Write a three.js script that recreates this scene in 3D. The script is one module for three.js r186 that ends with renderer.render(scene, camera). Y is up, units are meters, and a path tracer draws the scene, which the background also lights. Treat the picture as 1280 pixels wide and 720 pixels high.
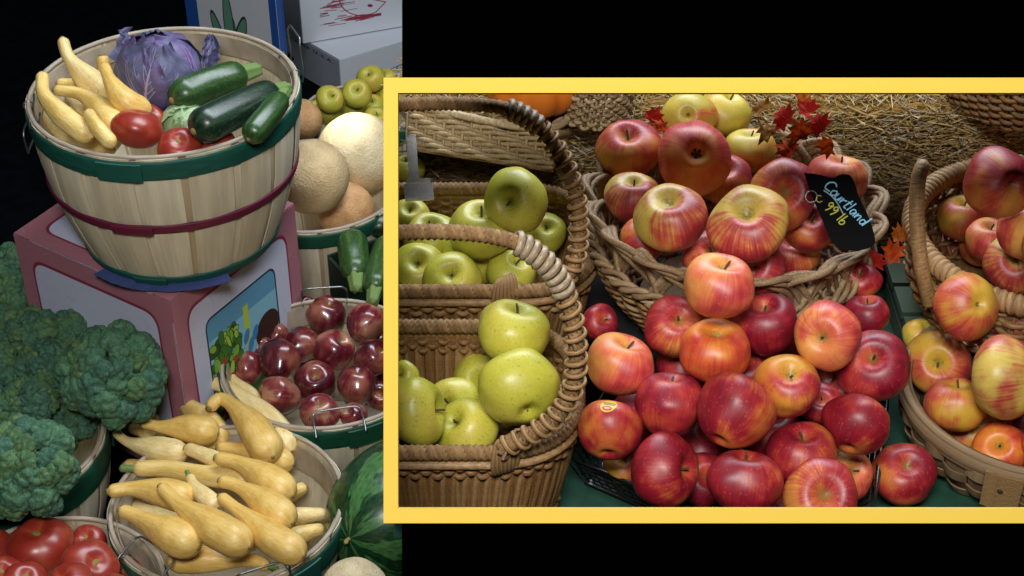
import * as THREE from 'three';
import { mergeGeometries } from 'three/addons/utils/BufferGeometryUtils.js';
import { RectAreaLightUniformsLib } from 'three/addons/lights/RectAreaLightUniformsLib.js';
import { ImprovedNoise } from 'three/addons/math/ImprovedNoise.js';

// ---------------------------------------------------------------- camera, lamps, exposure
const scene = new THREE.Scene();
scene.background = new THREE.Color(0x000000);
const CAM_Y = 2.08, PITCH = 36 * Math.PI / 180, FOV = 20;
const camera = new THREE.PerspectiveCamera(FOV, 1280 / 720, 0.05, 40);
camera.position.set(0, CAM_Y, 0);
camera.rotation.set(-PITCH, 0, 0);
camera.updateMatrixWorld(true);
camera.focus = 2.0;
const renderer = new THREE.WebGLRenderer();
renderer.toneMapping = THREE.LinearToneMapping;
renderer.toneMappingExposure = 1.0;
renderer.shadowMap.enabled = true;
RectAreaLightUniformsLib.init();

// an added unseen lamp: housing, pale diffuser, and area light just in front
const lampHousing = new THREE.MeshStandardMaterial({ color: 0x0a0a0a, roughness: 0.8 });
function addedLamp(label, pos, target, w, h, color, intensity) {
  const g = new THREE.Group(); g.name = numbered('added_soft_lamp'); scene.add(g);
  g.position.set(...pos); g.lookAt(new THREE.Vector3(...target));
  g.userData = { label, category: 'lamp', group: 'added lamps out of view' };
  const box = new THREE.Mesh(new THREE.BoxGeometry(w + 0.06, h + 0.06, 0.08), lampHousing);
  box.name = 'housing'; box.position.z = -0.045; box.castShadow = true; g.add(box);
  const dm = new THREE.MeshStandardMaterial({ color: 0x222222, emissive: new THREE.Color(...color), emissiveIntensity: 1.0 });
  const d = new THREE.Mesh(new THREE.BoxGeometry(w, h, 0.01), dm); d.name = 'diffuser'; g.add(d);
  const l = new THREE.RectAreaLight(new THREE.Color(...color), intensity, w, h);
  l.position.z = 0.012; l.rotation.y = Math.PI; g.add(l);
}
const taken = {};
function numbered(n) { const k = taken[n] = (taken[n] ?? -1) + 1; return k ? n + '_' + String(k).padStart(3, '0') : n; }
addedLamp('added wide cool soft lamp above the apple display, out of view', [0.25, 2.35, -2.75], [0.1, 0.9, -1.7], 1.7, 0.8, [0.84, 0.91, 1.0], 11);  // added source standing in for soft daylight from above
addedLamp('added warm soft lamp behind the viewer, out of view', [-0.12, 2.95, 0.2], [0.0, 0.9, -1.7], 0.72, 0.46, [1.0, 0.98, 0.955], 60);  // added front source standing in for daylight
// added hard lamp in place of sun, to throw the bright patch on the melon
{
  const g = new THREE.Group(); g.name = numbered('added_spot_lamp'); scene.add(g);
  g.position.set(-1.0, 3.0, -3.75);
  g.userData = { label: 'added small hard spot lamp in place of sun, above the melon basket', category: 'lamp' };
  const c = new THREE.Mesh(new THREE.CylinderGeometry(0.05, 0.07, 0.16, 24, 1, true), lampHousing); c.name = 'housing'; c.position.y = 0.06; g.add(c);
  const b = new THREE.Mesh(new THREE.SphereGeometry(0.025, 16, 12), new THREE.MeshStandardMaterial({ color: 0xffffff, emissive: 0xfff2dc, emissiveIntensity: 2 })); b.name = 'bulb'; b.position.y = 0.08; g.add(b);
}
const spot = new THREE.SpotLight(0xfff4e2, 60, 0, 0.024, 0.3, 2);
spot.position.set(-1.0, 2.97, -3.75); scene.add(spot); scene.add(spot.target); spot.castShadow = true; spot.shadow.radius = 1;

// ---------------------------------------------------------------- helpers
const F = 360 / Math.tan(FOV * Math.PI / 360);                 // pixels of the 1280x720 photograph per unit of depth
const V = (x, y, z) => new THREE.Vector3(x, y, z);
const P = (px, py, d) => V((px - 640) / F * d, -(py - 360) / F * d, -d).applyMatrix4(camera.matrixWorld);
function PY(px, py, y) {                                        // where a pixel's ray meets the height y
  const q = P(px, py, 1), o = camera.position; const t = (y - o.y) / (q.y - o.y);
  return q.sub(o).multiplyScalar(t).add(o);
}
const depthY = (px, py, y) => -PY(px, py, y).applyMatrix4(camera.matrixWorldInverse).z;
camera.matrixWorldInverse.copy(camera.matrixWorld).invert();
function rng(seed) { let a = seed >>> 0; return () => { a = a + 0x6D2B79F5 | 0; let t = Math.imul(a ^ a >>> 15, 1 | a); t = t + Math.imul(t ^ t >>> 7, 61 | t) ^ t; return ((t ^ t >>> 14) >>> 0) / 4294967296; }; }
const R = rng(77);
const rr = (a, b) => a + (b - a) * R();
const noi = new ImprovedNoise();
const N3 = (x, y, z) => noi.noise(x + 31.7, y + 11.3, z + 57.1);
const fbm = (x, y, z, o = 4) => { let s = 0, a = 0.5, f = 1; for (let i = 0; i < o; i++) { s += a * N3(x * f, y * f, z * f); a *= 0.5; f *= 2.03; } return s; };
const sst = (a, b, x) => { const t = Math.min(1, Math.max(0, (x - a) / (b - a))); return t * t * (3 - 2 * t); };
const lerp = (a, b, t) => a + (b - a) * t;
const mix3 = (a, b, t) => [lerp(a[0], b[0], t), lerp(a[1], b[1], t), lerp(a[2], b[2], t)];

function tex(w, h, fn, srgb = true, rx = 1, ry = 1) {           // fn(u, v) -> [r,g,b] 0..255
  const d = new Uint8Array(w * h * 4);
  for (let j = 0; j < h; j++) for (let i = 0; i < w; i++) {
    const c = fn((i + 0.5) / w, (j + 0.5) / h), k = (j * w + i) * 4;
    for (let q = 0; q < 3; q++) d[k + q] = Math.max(0, Math.min(255, c[q]));
    d[k + 3] = 255;
  }
  const t = new THREE.DataTexture(d, w, h); t.magFilter = THREE.LinearFilter; t.minFilter = THREE.LinearFilter;
  t.wrapS = t.wrapT = THREE.RepeatWrapping; t.repeat.set(rx, ry);
  if (srgb) t.colorSpace = THREE.SRGBColorSpace;
  t.needsUpdate = true; return t;
}
function canvasTex(w, h, draw) {
  const c = document.createElement('canvas'); c.width = w; c.height = h;
  draw(c.getContext('2d'), w, h);
  const t = new THREE.CanvasTexture(c); t.colorSpace = THREE.SRGBColorSpace; return t;
}
const std = (o) => new THREE.MeshStandardMaterial(o);
const phy = (o) => new THREE.MeshPhysicalMaterial(o);

function mesh(name, geo, m, parent) {
  const o = new THREE.Mesh(geo, m); o.name = name; o.castShadow = o.receiveShadow = true;
  if (parent) parent.add(o); return o;
}
function thing(name, label, category, pos, group) {
  const o = new THREE.Group(); o.name = numbered(name); scene.add(o);
  if (pos) o.position.copy(pos);
  o.userData = { label, category }; if (group) o.userData.group = group;
  return o;
}
function structure(name, geo, m) { const o = mesh(numbered(name), geo, m, scene); o.userData = { kind: 'structure' }; return o; }

// surface from a parametric grid; closeU joins the two ends
function grid(fn, nu, nv) {
  const p = [], uv = [], ix = [];
  for (let j = 0; j <= nv; j++) for (let i = 0; i <= nu; i++) { const q = fn(i / nu, j / nv); p.push(q.x, q.y, q.z); uv.push(i / nu, j / nv); }
  for (let j = 0; j < nv; j++) for (let i = 0; i < nu; i++) { const a = j * (nu + 1) + i, b = a + 1, c = a + nu + 1, d = c + 1; ix.push(a, b, d, a, d, c); }
  const g = new THREE.BufferGeometry(); g.setAttribute('position', new THREE.Float32BufferAttribute(p, 3)); g.setAttribute('uv', new THREE.Float32BufferAttribute(uv, 2)); g.setIndex(ix); g.computeVertexNormals(); return g;
}
function weld(g, nu, nv) {                                      // same normals where a closed grid meets itself
  const n = g.attributes.normal;
  for (let j = 0; j <= nv; j++) { const a = j * (nu + 1), b = a + nu; const v = V(n.getX(a) + n.getX(b), n.getY(a) + n.getY(b), n.getZ(a) + n.getZ(b)).normalize(); n.setXYZ(a, v.x, v.y, v.z); n.setXYZ(b, v.x, v.y, v.z); }
  return g;
}
// a thin solid sheet: fn(u,v) is the outer face, th the thickness along -normal
function sheet(fn, nu, nv, th) {
  const e = 1e-3;
  const nrm = (u, v) => { const a = fn(Math.min(1, u + e), v).sub(fn(Math.max(0, u - e), v)), b = fn(u, Math.min(1, v + e)).sub(fn(u, Math.max(0, v - e))); return a.cross(b).normalize(); };
  const inn = (u, v) => fn(u, v).addScaledVector(nrm(u, v), -th);
  const gs = [grid(fn, nu, nv), grid((u, v) => inn(1 - u, v), nu, nv),
    grid((u, v) => v ? fn(u, 0) : inn(u, 0), nu, 1), grid((u, v) => v ? inn(u, 1) : fn(u, 1), nu, 1),
    grid((u, v) => u ? fn(0, v) : inn(0, v), 1, nv), grid((u, v) => u ? inn(1, v) : fn(1, v), 1, nv)];
  return mergeGeometries(gs);
}
// tube of changing radius through points; rf(t, angle) -> radius
function tube(pts, rf, n = 24, m = 10, closed = false) {
  const c = pts.getPointAt ? pts : new THREE.CatmullRomCurve3(pts, closed);
  const fr = c.computeFrenetFrames(n, closed), p = [];
  for (let i = 0; i <= n; i++) p.push(c.getPointAt(closed && i === n ? 0 : i / n));
  const g = grid((u, v) => {
    const i = Math.round(v * n), a = u * Math.PI * 2, r = rf(v, a);
    return p[i].clone().addScaledVector(fr.normals[i], Math.cos(a) * r).addScaledVector(fr.binormals[i], Math.sin(a) * r);
  }, m, n);
  return weld(g, m, n);
}
const rod = (pts, r, n = 12, m = 6) => tube(pts, (t) => (t === 0 || t === 1 ? r * 0.05 : r), n, m);
// a helix wound round a curve
function helix(c, rad, r, turns, phase = 0, segs = 10, m = 5, t0 = 0, t1 = 1) {
  const n = Math.max(8, Math.round(turns * segs)), S = 400, fr = c.computeFrenetFrames(S, false), pts = [];
  for (let i = 0; i <= n; i++) {
    const t = lerp(t0, t1, i / n), k = Math.min(S, Math.round(t * S)), a = phase + i / n * turns * Math.PI * 2;
    pts.push(c.getPointAt(t).addScaledVector(fr.normals[k], Math.cos(a) * rad).addScaledVector(fr.binormals[k], Math.sin(a) * rad));
  }
  // polyline tube
  const T = pts.map((q, i) => pts[Math.min(n, i + 1)].clone().sub(pts[Math.max(0, i - 1)]).normalize());
  const g = grid((u, v) => {
    const i = Math.round(v * n), t = lerp(t0, t1, v);
    const o = pts[i].clone().sub(c.getPointAt(t)).normalize(), b = T[i].clone().cross(o).normalize(), w = b.clone().cross(T[i]);
    const a = u * Math.PI * 2;
    return pts[i].clone().addScaledVector(w, Math.cos(a) * r * 0.75).addScaledVector(b, Math.sin(a) * r);
  }, m, n);
  return weld(g, m, n);
}
const camQ = camera.quaternion.clone();
const camDir = (x, y, z) => V(x, y, z).applyQuaternion(camQ);

// settle a list of round things along their view rays so that none cuts into another; later ones lie in front
function settle(list, lo, hi, it = 120) {
  for (let k = 0; k < it; k++) {
    for (let i = 0; i < list.length; i++) for (let j = i + 1; j < list.length; j++) {
      const a = list[i], b = list[j];
      if (Math.hypot(a.px - b.px, a.py - b.py) > (a.r + b.r) * 1.15) continue;
      const pa = P(a.px, a.py, a.d), pb = P(b.px, b.py, b.d), need = (a.r * a.d + b.r * b.d) / F * 0.95, dd = pa.distanceTo(pb);
      if (dd < need) { const s = (need - dd) * 0.35 + 1e-4; a.d = Math.min(hi, a.d + s); b.d = Math.max(lo, b.d - s); }
    }
  }
}
// ---------------------------------------------------------------- materials
const woodTex = tex(256, 256, (u, v) => {
  const g = fbm(u * 9, v * 1.2, 3.1, 4) * 26 + N3(u * 60, v * 2, 9) * 7 + fbm(u * 2, v * 2, 7) * 34;
  return [236 + g, 230 + g, 212 + g * 0.9];
});
const woodBump = tex(256, 256, (u, v) => { const g = 128 + fbm(u * 30, v * 2, 3.1, 3) * 160; return [g, g, g]; }, false);
const slatMats = [[0.87, 0.82, 0.71], [0.78, 0.72, 0.60], [0.91, 0.87, 0.78], [0.62, 0.50, 0.36]].map((c) => std({ color: new THREE.Color().setRGB(c[0], c[1], c[2]), map: woodTex, bumpMap: woodBump, bumpScale: 0.0006, roughness: 0.75 }));
const innerMat = slatMats[0];
const paintTex = tex(256, 64, (u, v) => { const g = fbm(u * 40, v * 8, 1, 4) * 70 + 225; return [g, g, g]; });
const hoopMat = (r, g, b) => std({ color: new THREE.Color().setRGB(r, g, b), map: paintTex, bumpMap: woodBump, bumpScale: 0.0005, roughness: 0.55 });
const teal = hoopMat(0.012, 0.125, 0.09), magenta = hoopMat(0.19, 0.012, 0.055), green = hoopMat(0.01, 0.105, 0.055), rawHoop = hoopMat(0.55, 0.47, 0.36);
const wire = std({ color: 0x8f9596, roughness: 0.4, metalness: 0.9 });
const blackMatte = phy({ color: new THREE.Color().setRGB(0.0003, 0.0003, 0.0003), roughness: 1, specularIntensity: 0 });

// apples: one map for each variety, drawn over (longitude, stem to blossom end)
function appleMap(seed, base, low, over, deep, cover, stripe, opt = {}) {
  const r = rng(seed * 991 + 5), dots = [];
  for (let i = 0; i < (opt.dots ?? 260); i++) dots.push([r(), r() * 0.9 + 0.05, 0.0016 + r() * 0.0022]);
  const W = 512, H = 256;
  const dot = new Float32Array(W * H);
  for (const [u, v, s] of dots) { const th = Math.max(0.25, Math.sin(v * Math.PI)); const cx = u * W, cy = v * H; for (let y = -3; y <= 3; y++) for (let x = -5; x <= 5; x++) { const dx = x * th / (s * W), dy = y / (s * W); const q = Math.exp(-(dx * dx + dy * dy) * 0.9); const X = ((cx + x | 0) % W + W) % W, Y = Math.max(0, Math.min(H - 1, cy + y | 0)); dot[Y * W + X] = Math.max(dot[Y * W + X], q); } }
  return tex(W, H, (u, v) => {
    const a = u * Math.PI * 2, t = 1 - v;                      // t 0 at the stem
    const cx = Math.cos(a), cy = Math.sin(a), s = Math.sin(t * Math.PI);
    const big = fbm(cx * s * 1.1 + seed * 7, cy * s * 1.1, Math.cos(t * 3.14) * 1.1 + seed * 3, 3);
    const str = N3(cx * 5 + seed, cy * 5, t * 0.9 + seed) * 0.32 + N3(cx * 17, cy * 17 + seed, t * 2.2) * 0.36 + N3(cx * 40, cy * 40, t * 4 + seed) * 0.34;
    const fine = fbm(cx * s * 18, cy * s * 18, t * 30 + seed, 2);
    let b = cover + Math.cos(a) * 0.42 * (opt.side ?? 1) + big * 1.5 + str * stripe + fine * 0.35 - sst(0.16, 0.02, t) * 0.7 * (opt.cav ?? 1) - sst(0.82, 1.0, t) * 0.45;
    const k = sst(0.05, 0.95, b), k2 = sst(0.6, 1.5, b + str * 0.4);
    let c = mix3(base, low, sst(-0.4, 0.5, big + Math.sin(a) * 0.3));
    c = mix3(c, over, k); c = mix3(c, deep, k2 * 0.9);
    const russ = sst(0.075, 0.01, t + fine * 0.05); c = mix3(c, opt.russet ?? [128, 118, 48], russ * 0.75);
    const end = sst(0.965, 0.99, t); c = mix3(c, [92, 74, 40], end * 0.8);
    const d = dot[Math.min(H - 1, v * H | 0) * W + Math.min(W - 1, u * W | 0)]; c = mix3(c, opt.dotc ?? [222, 186, 130], d * 0.42);
    const g = fine * 16; return [c[0] + g, c[1] + g, c[2] + g * 0.7];
  });
}
const appleMat = (map, rough = 0.46, cr = 0.4) => phy({ map, roughness: rough, clearcoat: cr < 0.2 ? 0.6 : 0.28, clearcoatRoughness: cr });
const AM = {
  gold: appleMat(appleMap(1, [196, 190, 68], [174, 176, 54], [208, 194, 80], [206, 188, 78], 0.3, 0.35, { dotc: [96, 92, 30], russet: [112, 110, 34] }), 0.42),
  pale: appleMat(appleMap(2, [190, 182, 66], [172, 176, 62], [204, 180, 70], [200, 170, 70], 0.3, 0.35, { dotc: [110, 98, 40] }), 0.45),
  cort: appleMat(appleMap(3, [214, 178, 80], [196, 176, 80], [180, 70, 54], [138, 34, 46], 0.52, 0.65)),
  cortred: appleMat(appleMap(4, [214, 146, 66], [200, 96, 52], [176, 50, 52], [138, 28, 44], 0.6, 0.62)),
  lemon: appleMat(appleMap(5, [214, 188, 74], [192, 178, 68], [216, 142, 62], [190, 74, 54], 0.15, 0.7)),
  orange: appleMat(appleMap(6, [230, 146, 50], [224, 120, 48], [210, 84, 50], [178, 48, 48], 0.42, 0.35)),
  peach: appleMat(appleMap(7, [236, 170, 84], [226, 128, 76], [208, 82, 68], [172, 44, 56], 0.42, 0.5)),
  crimson: appleMat(appleMap(8, [200, 84, 54], [176, 48, 48], [150, 24, 44], [112, 10, 32], 0.9, 0.5, { dots: 420, dotc: [220, 150, 120] })),
  red: appleMat(appleMap(9, [206, 118, 52], [182, 62, 48], [160, 32, 42], [126, 16, 36], 0.76, 0.45, { dots: 420, dotc: [226, 160, 110] })),
  blushend: appleMat(appleMap(10, [214, 156, 56], [204, 116, 52], [182, 54, 54], [150, 30, 48], 0.36, 0.45)),
  flush: appleMat(appleMap(13, [212, 168, 58], [200, 154, 56], [200, 100, 56], [166, 48, 54], 0.55, 0.5)),
  maroon: appleMat(appleMap(11, [150, 90, 70], [120, 46, 48], [92, 20, 32], [58, 8, 20], 0.85, 0.55, { dots: 300, dotc: [176, 96, 90] }), 0.3, 0.1),
  maroonpale: appleMat(appleMap(12, [172, 124, 96], [140, 72, 62], [116, 34, 42], [78, 14, 28], 0.62, 0.7, { dotc: [190, 120, 100] }), 0.3, 0.1),
};
const stemMat = std({ color: 0x5a4526, roughness: 0.8 }), calyxMat = std({ color: 0x3d3219, roughness: 0.95 });
function appleGeo(seed, hgt, lobes, wide = 0.07) {
  const nu = 44, nv = 34;
  const g = grid((u, v) => {
    const a = u * Math.PI * 2, t = v * Math.PI;
    let x = Math.sin(t), y = Math.cos(t) * hgt;
    x *= 1 + wide * Math.cos(t);
    const up = t < Math.PI / 2;
    y -= up ? 0.35 * Math.exp(-((x / 0.32) ** 2)) : 0;
    y += up ? 0 : 0.22 * Math.exp(-((x / 0.21) ** 2));
    const low = sst(0.35, 1, t / Math.PI), hi2 = sst(0.5, 0, t / Math.PI);
    let k = 1 + lobes * Math.cos(5 * a + seed) * low + lobes * 0.5 * Math.cos(3 * a + seed * 2) * hi2;
    const dx = Math.cos(a) * x, dz = Math.sin(a) * x;
    k *= 1 + 0.15 * N3(dx * 0.9 + seed * 5, y * 0.9, dz * 0.9) + 0.025 * N3(dx * 2.4, y * 2.4 + seed, dz * 2.4);
    return V(dx * k, (y + 0.06 * N3(dx + seed * 9, 0, dz)) * (1 + 0.02 * Math.sin(a + seed)), dz * k);
  }, nu, nv);
  const uv = g.attributes.uv; for (let i = 0; i < uv.count; i++) uv.setY(i, 1 - uv.getY(i));
  return weld(g, nu, nv);
}
const AG = { round: [1, 2, 3].map((s) => appleGeo(s, 0.86, 0.014)), flat: [4, 5].map((s) => appleGeo(s, 0.8, 0.02)), tall: [6, 7].map((s) => appleGeo(s, 0.98, 0.04, 0.11)), delicious: [8, 9].map((s) => appleGeo(s, 1.14, 0.065, 0.19)) };
const stemGeo = rod([V(0, 0.42, 0), V(0.02, 0.62, 0.01), V(0.09, 0.86, 0.03)], 0.035, 8, 6);
const calyxGeo = mergeGeometries([0, 1, 2, 3, 4].map((i) => { const g = new THREE.ConeGeometry(0.05, 0.15, 4); g.scale(1, 1, 0.35); g.rotateX(-0.95); g.translate(0, -0.60, 0.06); g.rotateY(i * 1.2566); return g; }));
function apple(a, label, group) {
  const rad = a.r * a.d / F;
  const o = thing(a.name ?? 'apple', label, 'apple', P(a.px, a.py, a.d), group);
  const set = AG[a.shape ?? 'round'];
  mesh('skin', set[Math.floor(R() * set.length)], AM[a.v], o);
  const fx = a.ax ?? rr(-0.5, 0.5), fy = a.ay ?? rr(0.2, 0.8);
  const ax = camDir(fx, fy, Math.sqrt(Math.max(0.02, 1 - fx * fx - fy * fy))).normalize();
  if (a.cal) ax.negate();
  const q = new THREE.Quaternion().setFromUnitVectors(V(0, 1, 0), ax), s = new THREE.Quaternion().setFromAxisAngle(V(0, 1, 0), a.spin ?? R() * 6.28);
  o.quaternion.copy(q.multiply(s));
  if (!a.nostem) mesh('stem', stemGeo, stemMat, o);
  mesh('calyx', calyxGeo, calyxMat, o);
  o.scale.setScalar(rad * 0.985);
  return o;
}

// ---------------------------------------------------------------- splint bushel baskets
function bushel(name, label, c, yb, yt, rb, rt, opt = {}) {
  const o = thing(name, label, 'basket', V(c.x, yb, c.z), opt.group);
  const h = yt - yb, bulge = opt.bulge ?? 0.012;
  const prof = (t) => lerp(rb, rt, t) + bulge * Math.sin(t * Math.PI);
  const n = opt.n ?? 18, ph = opt.phase ?? 0;
  for (let layer = 0; layer < 2; layer++) {
    const geos = [0, 1, 2].map((k) => { const wT = (layer ? 1.12 : 0.78 + k * 0.06), wB = (layer ? 1.12 : 0.82 + k * 0.05), off = layer ? 0 : 0.0048;
      return sheet((u, v) => { const a = (0.5 - u) * Math.PI * 2 / n * lerp(wB, wT, v) , r = prof(v) + off + 0.0012 * Math.cos((u - 0.5) * 3.14) ; return V(Math.sin(a) * r, v * h, Math.cos(a) * r); }, 5, 8, 0.0018); });
    for (let i = 0; i < n; i++) {
      const k = (i * 7 + i * i) % 3, m = slatMats[[0, 1, 2, 0, 3, 1, 2, 0, 1][(i * 5 + layer * 4) % 9]];
      const s = mesh(layer ? 'inner_slat' : 'slat', geos[k], m, o);
      s.rotation.y = ph + (i + (layer ? 0.5 : 0)) / n * Math.PI * 2 + (layer ? 0 : Math.sin(i * 3.3) * 0.02);
    }
  }
  const bt = mesh('bottom', new THREE.CylinderGeometry(rb, rb, 0.008, 40), innerMat, o); bt.position.y = 0.006;
  const ring = (nm, t0, t1, off, m, th = 0.004) => {
    const pts = []; const k = 7; for (let i = 0; i <= k; i++) { const t = lerp(t0, t1, i / k); pts.push(new THREE.Vector2(prof(t) + off + th * (1 - 0.25 * Math.abs(i / k * 2 - 1) ** 3), t * h)); }
    pts.push(new THREE.Vector2(prof(t1) + off, t1 * h + 0.0005)); pts.push(new THREE.Vector2(prof(t0) + off, t0 * h - 0.0005)); pts.push(pts[0].clone());
    return mesh(nm, new THREE.LatheGeometry(pts, 72), m, o);
  };
  for (const [t0, t1, m] of opt.hoops) {
    const hp = ring('hoop', t0, t1, 0.0066, m);
    const lap = sheet((u, v) => { const a = (0.5 - u) * 0.32, t = lerp(t0 + 0.004, t1 - 0.004, v), r = prof(t) + 0.0126; return V(Math.sin(a) * r, t * h, Math.cos(a) * r); }, 8, 2, 0.003);
    const l = mesh('hoop_lap', lap, m, hp); l.rotation.y = opt.lap ?? 0.5;
    ring('inner_hoop', t0, t1, -0.0075, rawHoop, 0.003);
  }
  const lip = opt.lip ?? rawHoop;
  const rimc = new THREE.TorusGeometry(rt + 0.002, 0.0042, 8, 80); rimc.rotateX(Math.PI / 2); rimc.scale(1, 1.0, 1);
  const rm = mesh('rim', rimc, lip, o); rm.position.y = h + 0.001;
  for (const [ang, tilt] of opt.handles ?? []) {                // wire bail, tilt 0 = upright, + = falls outward
    const w = opt.hw ?? 0.042, hh = opt.hh ?? 0.06;
    const pts = [V(-w, -0.02, 0.012), V(-w, 0.004, 0.012), V(-w * 0.98, hh * 0.8, 0), V(-w * 0.75, hh, 0), V(w * 0.75, hh, 0), V(w * 0.98, hh * 0.8, 0), V(w, 0.004, 0.012), V(w, -0.02, 0.012)];
    const q = mesh('wire_handle', tube(new THREE.CatmullRomCurve3(pts, false, 'catmullrom', 0.15), () => 0.0019, 60, 6), wire, o);
    q.rotation.order = 'YXZ'; q.rotation.y = ang; q.rotation.x = tilt;
    q.position.set(Math.sin(ang) * (rt + 0.004), h, Math.cos(ang) * (rt + 0.004));
    for (const s of [-1, 1]) { const st = mesh('staple', new THREE.TorusGeometry(0.008, 0.0016, 6, 16, 4.6), wire, o); const a2 = ang + s * w / rt; st.rotation.y = a2 + 1.57; st.position.set(Math.sin(a2) * (rt + 0.003), h - 0.003, Math.cos(a2) * (rt + 0.003)); o.updateMatrixWorld(true); q.attach(st); }
  }
  return o;
}

// ---------------------------------------------------------------- vegetables
const squashMap = [[240, 208, 126], [236, 196, 108], [242, 216, 150]].map((c, s) => tex(256, 256, (u, v) => {
  const a = u * 6.283, x = Math.cos(a), y = Math.sin(a);
  const g = fbm(x * 1.3 + s * 5, y * 1.3, v * 5, 4) * 46 + N3(x * 6, y * 6, v * 2 + s) * 9 + fbm(x * 9, y * 9, v * 30, 2) * 10;
  let k = [c[0] + g * 0.7, c[1] + g, c[2] + g * 1.3];
  const sc = sst(0.36, 0.5, fbm(x * 3 + s, y * 3 + 4, v * 14, 3)); k = mix3(k, [214, 150, 66], sc * 0.3);
  const sp = sst(0.42, 0.55, N3(x * 14, y * 14 + s * 3, v * 60)); k = mix3(k, [196, 144, 70], sp * 0.25); const sc2 = sst(0.045, 0.0, Math.abs(N3(x * 3 + v * 2, y * 3, v * 9 + s * 7))) * sst(0.1, 0.4, N3(x * 2, y * 2 + 7, v * 6)); k = mix3(k, [190, 150, 88], sc2 * 0.5);
  return k;
}));
const squashBump = tex(256, 256, (u, v) => { const a = u * 6.283, g = 128 + fbm(Math.cos(a) * 4, Math.sin(a) * 4, v * 16, 3) * 110; return [g, g, g]; }, false);
const squashMats = squashMap.map((m) => phy({ map: m, bumpMap: squashBump, bumpScale: 0.0012, roughness: 0.42, clearcoat: 0.15, clearcoatRoughness: 0.4 }));
const stemGreen = std({ color: 0x6f8a4a, roughness: 0.7 }), stemTan = std({ color: 0x8d7a46, roughness: 0.8 });
function squash(pts, rn, rb, label, group, opt = {}) {           // pts run from the neck tip to the blossom end
  const o = thing('yellow_squash', label, 'squash', pts[pts.length - 1].clone(), group);
  const base = o.position; const loc = pts.map((q) => q.clone().sub(base));
  const L = new THREE.CatmullRomCurve3(loc).getLength(), e0 = rn / L, e1 = Math.min(0.5, rb / L * 1.1);
  const sd = R() * 9; rn *= 0.86; rb *= 0.94;
  const rf = (t, a) => {
    let r = lerp(rn, rb, sst(0.18, opt.full ?? 0.72, t));
    if (t < e0) r *= Math.sqrt(Math.max(0, 1 - ((e0 - t) / e0) ** 2)) * 0.75 + 0.25 * sst(0, 0.05, t);
    if (t > 1 - e1) r *= Math.sqrt(Math.max(0, 1 - ((t - 1 + e1) / e1) ** 2));
    return r * (1 + 0.05 * N3(Math.cos(a) + sd, Math.sin(a), t * 5) + 0.018 * Math.cos(5 * a + sd)) + 1e-5;
  };
  mesh('skin', tube(loc, rf, 44, 22), squashMats[Math.floor(R() * 3)], o);
  const d = loc[0].clone().sub(loc[1]).normalize();
  const st = opt.stem ? rod([loc[0].clone().addScaledVector(d, -rn * 0.4), loc[0].clone().addScaledVector(d, rn * 0.6), loc[0].clone().addScaledVector(d, rn * 1.6)], rn * 0.5, 8, 6)
    : rod([loc[0].clone().addScaledVector(d, -rn * 0.5), loc[0].clone().addScaledVector(d, -rn * 0.1), loc[0].clone().addScaledVector(d, rn * 0.12)], rn * 0.5, 6, 8);
  mesh('stem', st, opt.stem ? stemGreen : stemTan, o);
  const end = loc[loc.length - 1].clone();
  const bl = mesh('blossom_scar', new THREE.SphereGeometry(rb * 0.13, 8, 6), stemTan, o); bl.position.copy(end).addScaledVector(loc[loc.length - 2].clone().sub(end).normalize(), rb * 0.06);
  return o;
}
const tomMap = tex(256, 128, (u, v) => { const a = u * 6.283, x = Math.cos(a), y = Math.sin(a), g = fbm(x * 1.5, y * 1.5, v * 3, 3); let c = mix3([150, 46, 34], [168, 74, 48], sst(-0.2, 0.5, g)); c = mix3(c, [200, 110, 50], sst(0.9, 1.0, v) * 0.5); const s = N3(x * 20, y * 20, v * 30) * 6; return [c[0] + s, c[1] + s, c[2] + s]; });
const tomMat = phy({ map: tomMap, roughness: 0.36, clearcoat: 0.4, clearcoatRoughness: 0.28 });
const tomGeo = [1, 2, 3].map((s) => { const nu = 48, nv = 28; const g = grid((u, v) => { const a = u * Math.PI * 2, t = v * Math.PI, up = Math.cos(t); let x = Math.sin(t), y = up * 0.78; y -= up > 0 ? 0.2 * Math.exp(-((x / 0.3) ** 2)) : 0; const k = 1 + 0.055 * Math.abs(Math.cos((2.5) * a + s)) * sst(-0.5, 0.8, up) + 0.14 * N3(Math.cos(a) * x + s * 4, y, Math.sin(a) * x); return V(Math.cos(a) * x * k, y, Math.sin(a) * x * k); }, nu, nv); const uv = g.attributes.uv; for (let i = 0; i < uv.count; i++) uv.setY(i, 1 - uv.getY(i)); return weld(g, nu, nv); });
const scarGeo = new THREE.SphereGeometry(0.13, 12, 8); scarGeo.scale(1.3, 0.3, 0.8); scarGeo.translate(0, 0.585, 0);
function tomato(a, label, group) {
  const o = thing('tomato', label, 'tomato', P(a.px, a.py, a.d), group);
  mesh('skin', tomGeo[Math.floor(R() * 3)], tomMat, o); mesh('stem_scar', scarGeo, stemTan, o);
  const fx = a.ax ?? rr(-0.4, 0.4), fy = a.ay ?? rr(0.3, 0.8);
  o.quaternion.setFromUnitVectors(V(0, 1, 0), camDir(fx, fy, Math.sqrt(Math.max(0.02, 1 - fx * fx - fy * fy))).normalize());
  o.rotateY(R() * 6); o.scale.setScalar(a.r * a.d / F); return o;
}
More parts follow.
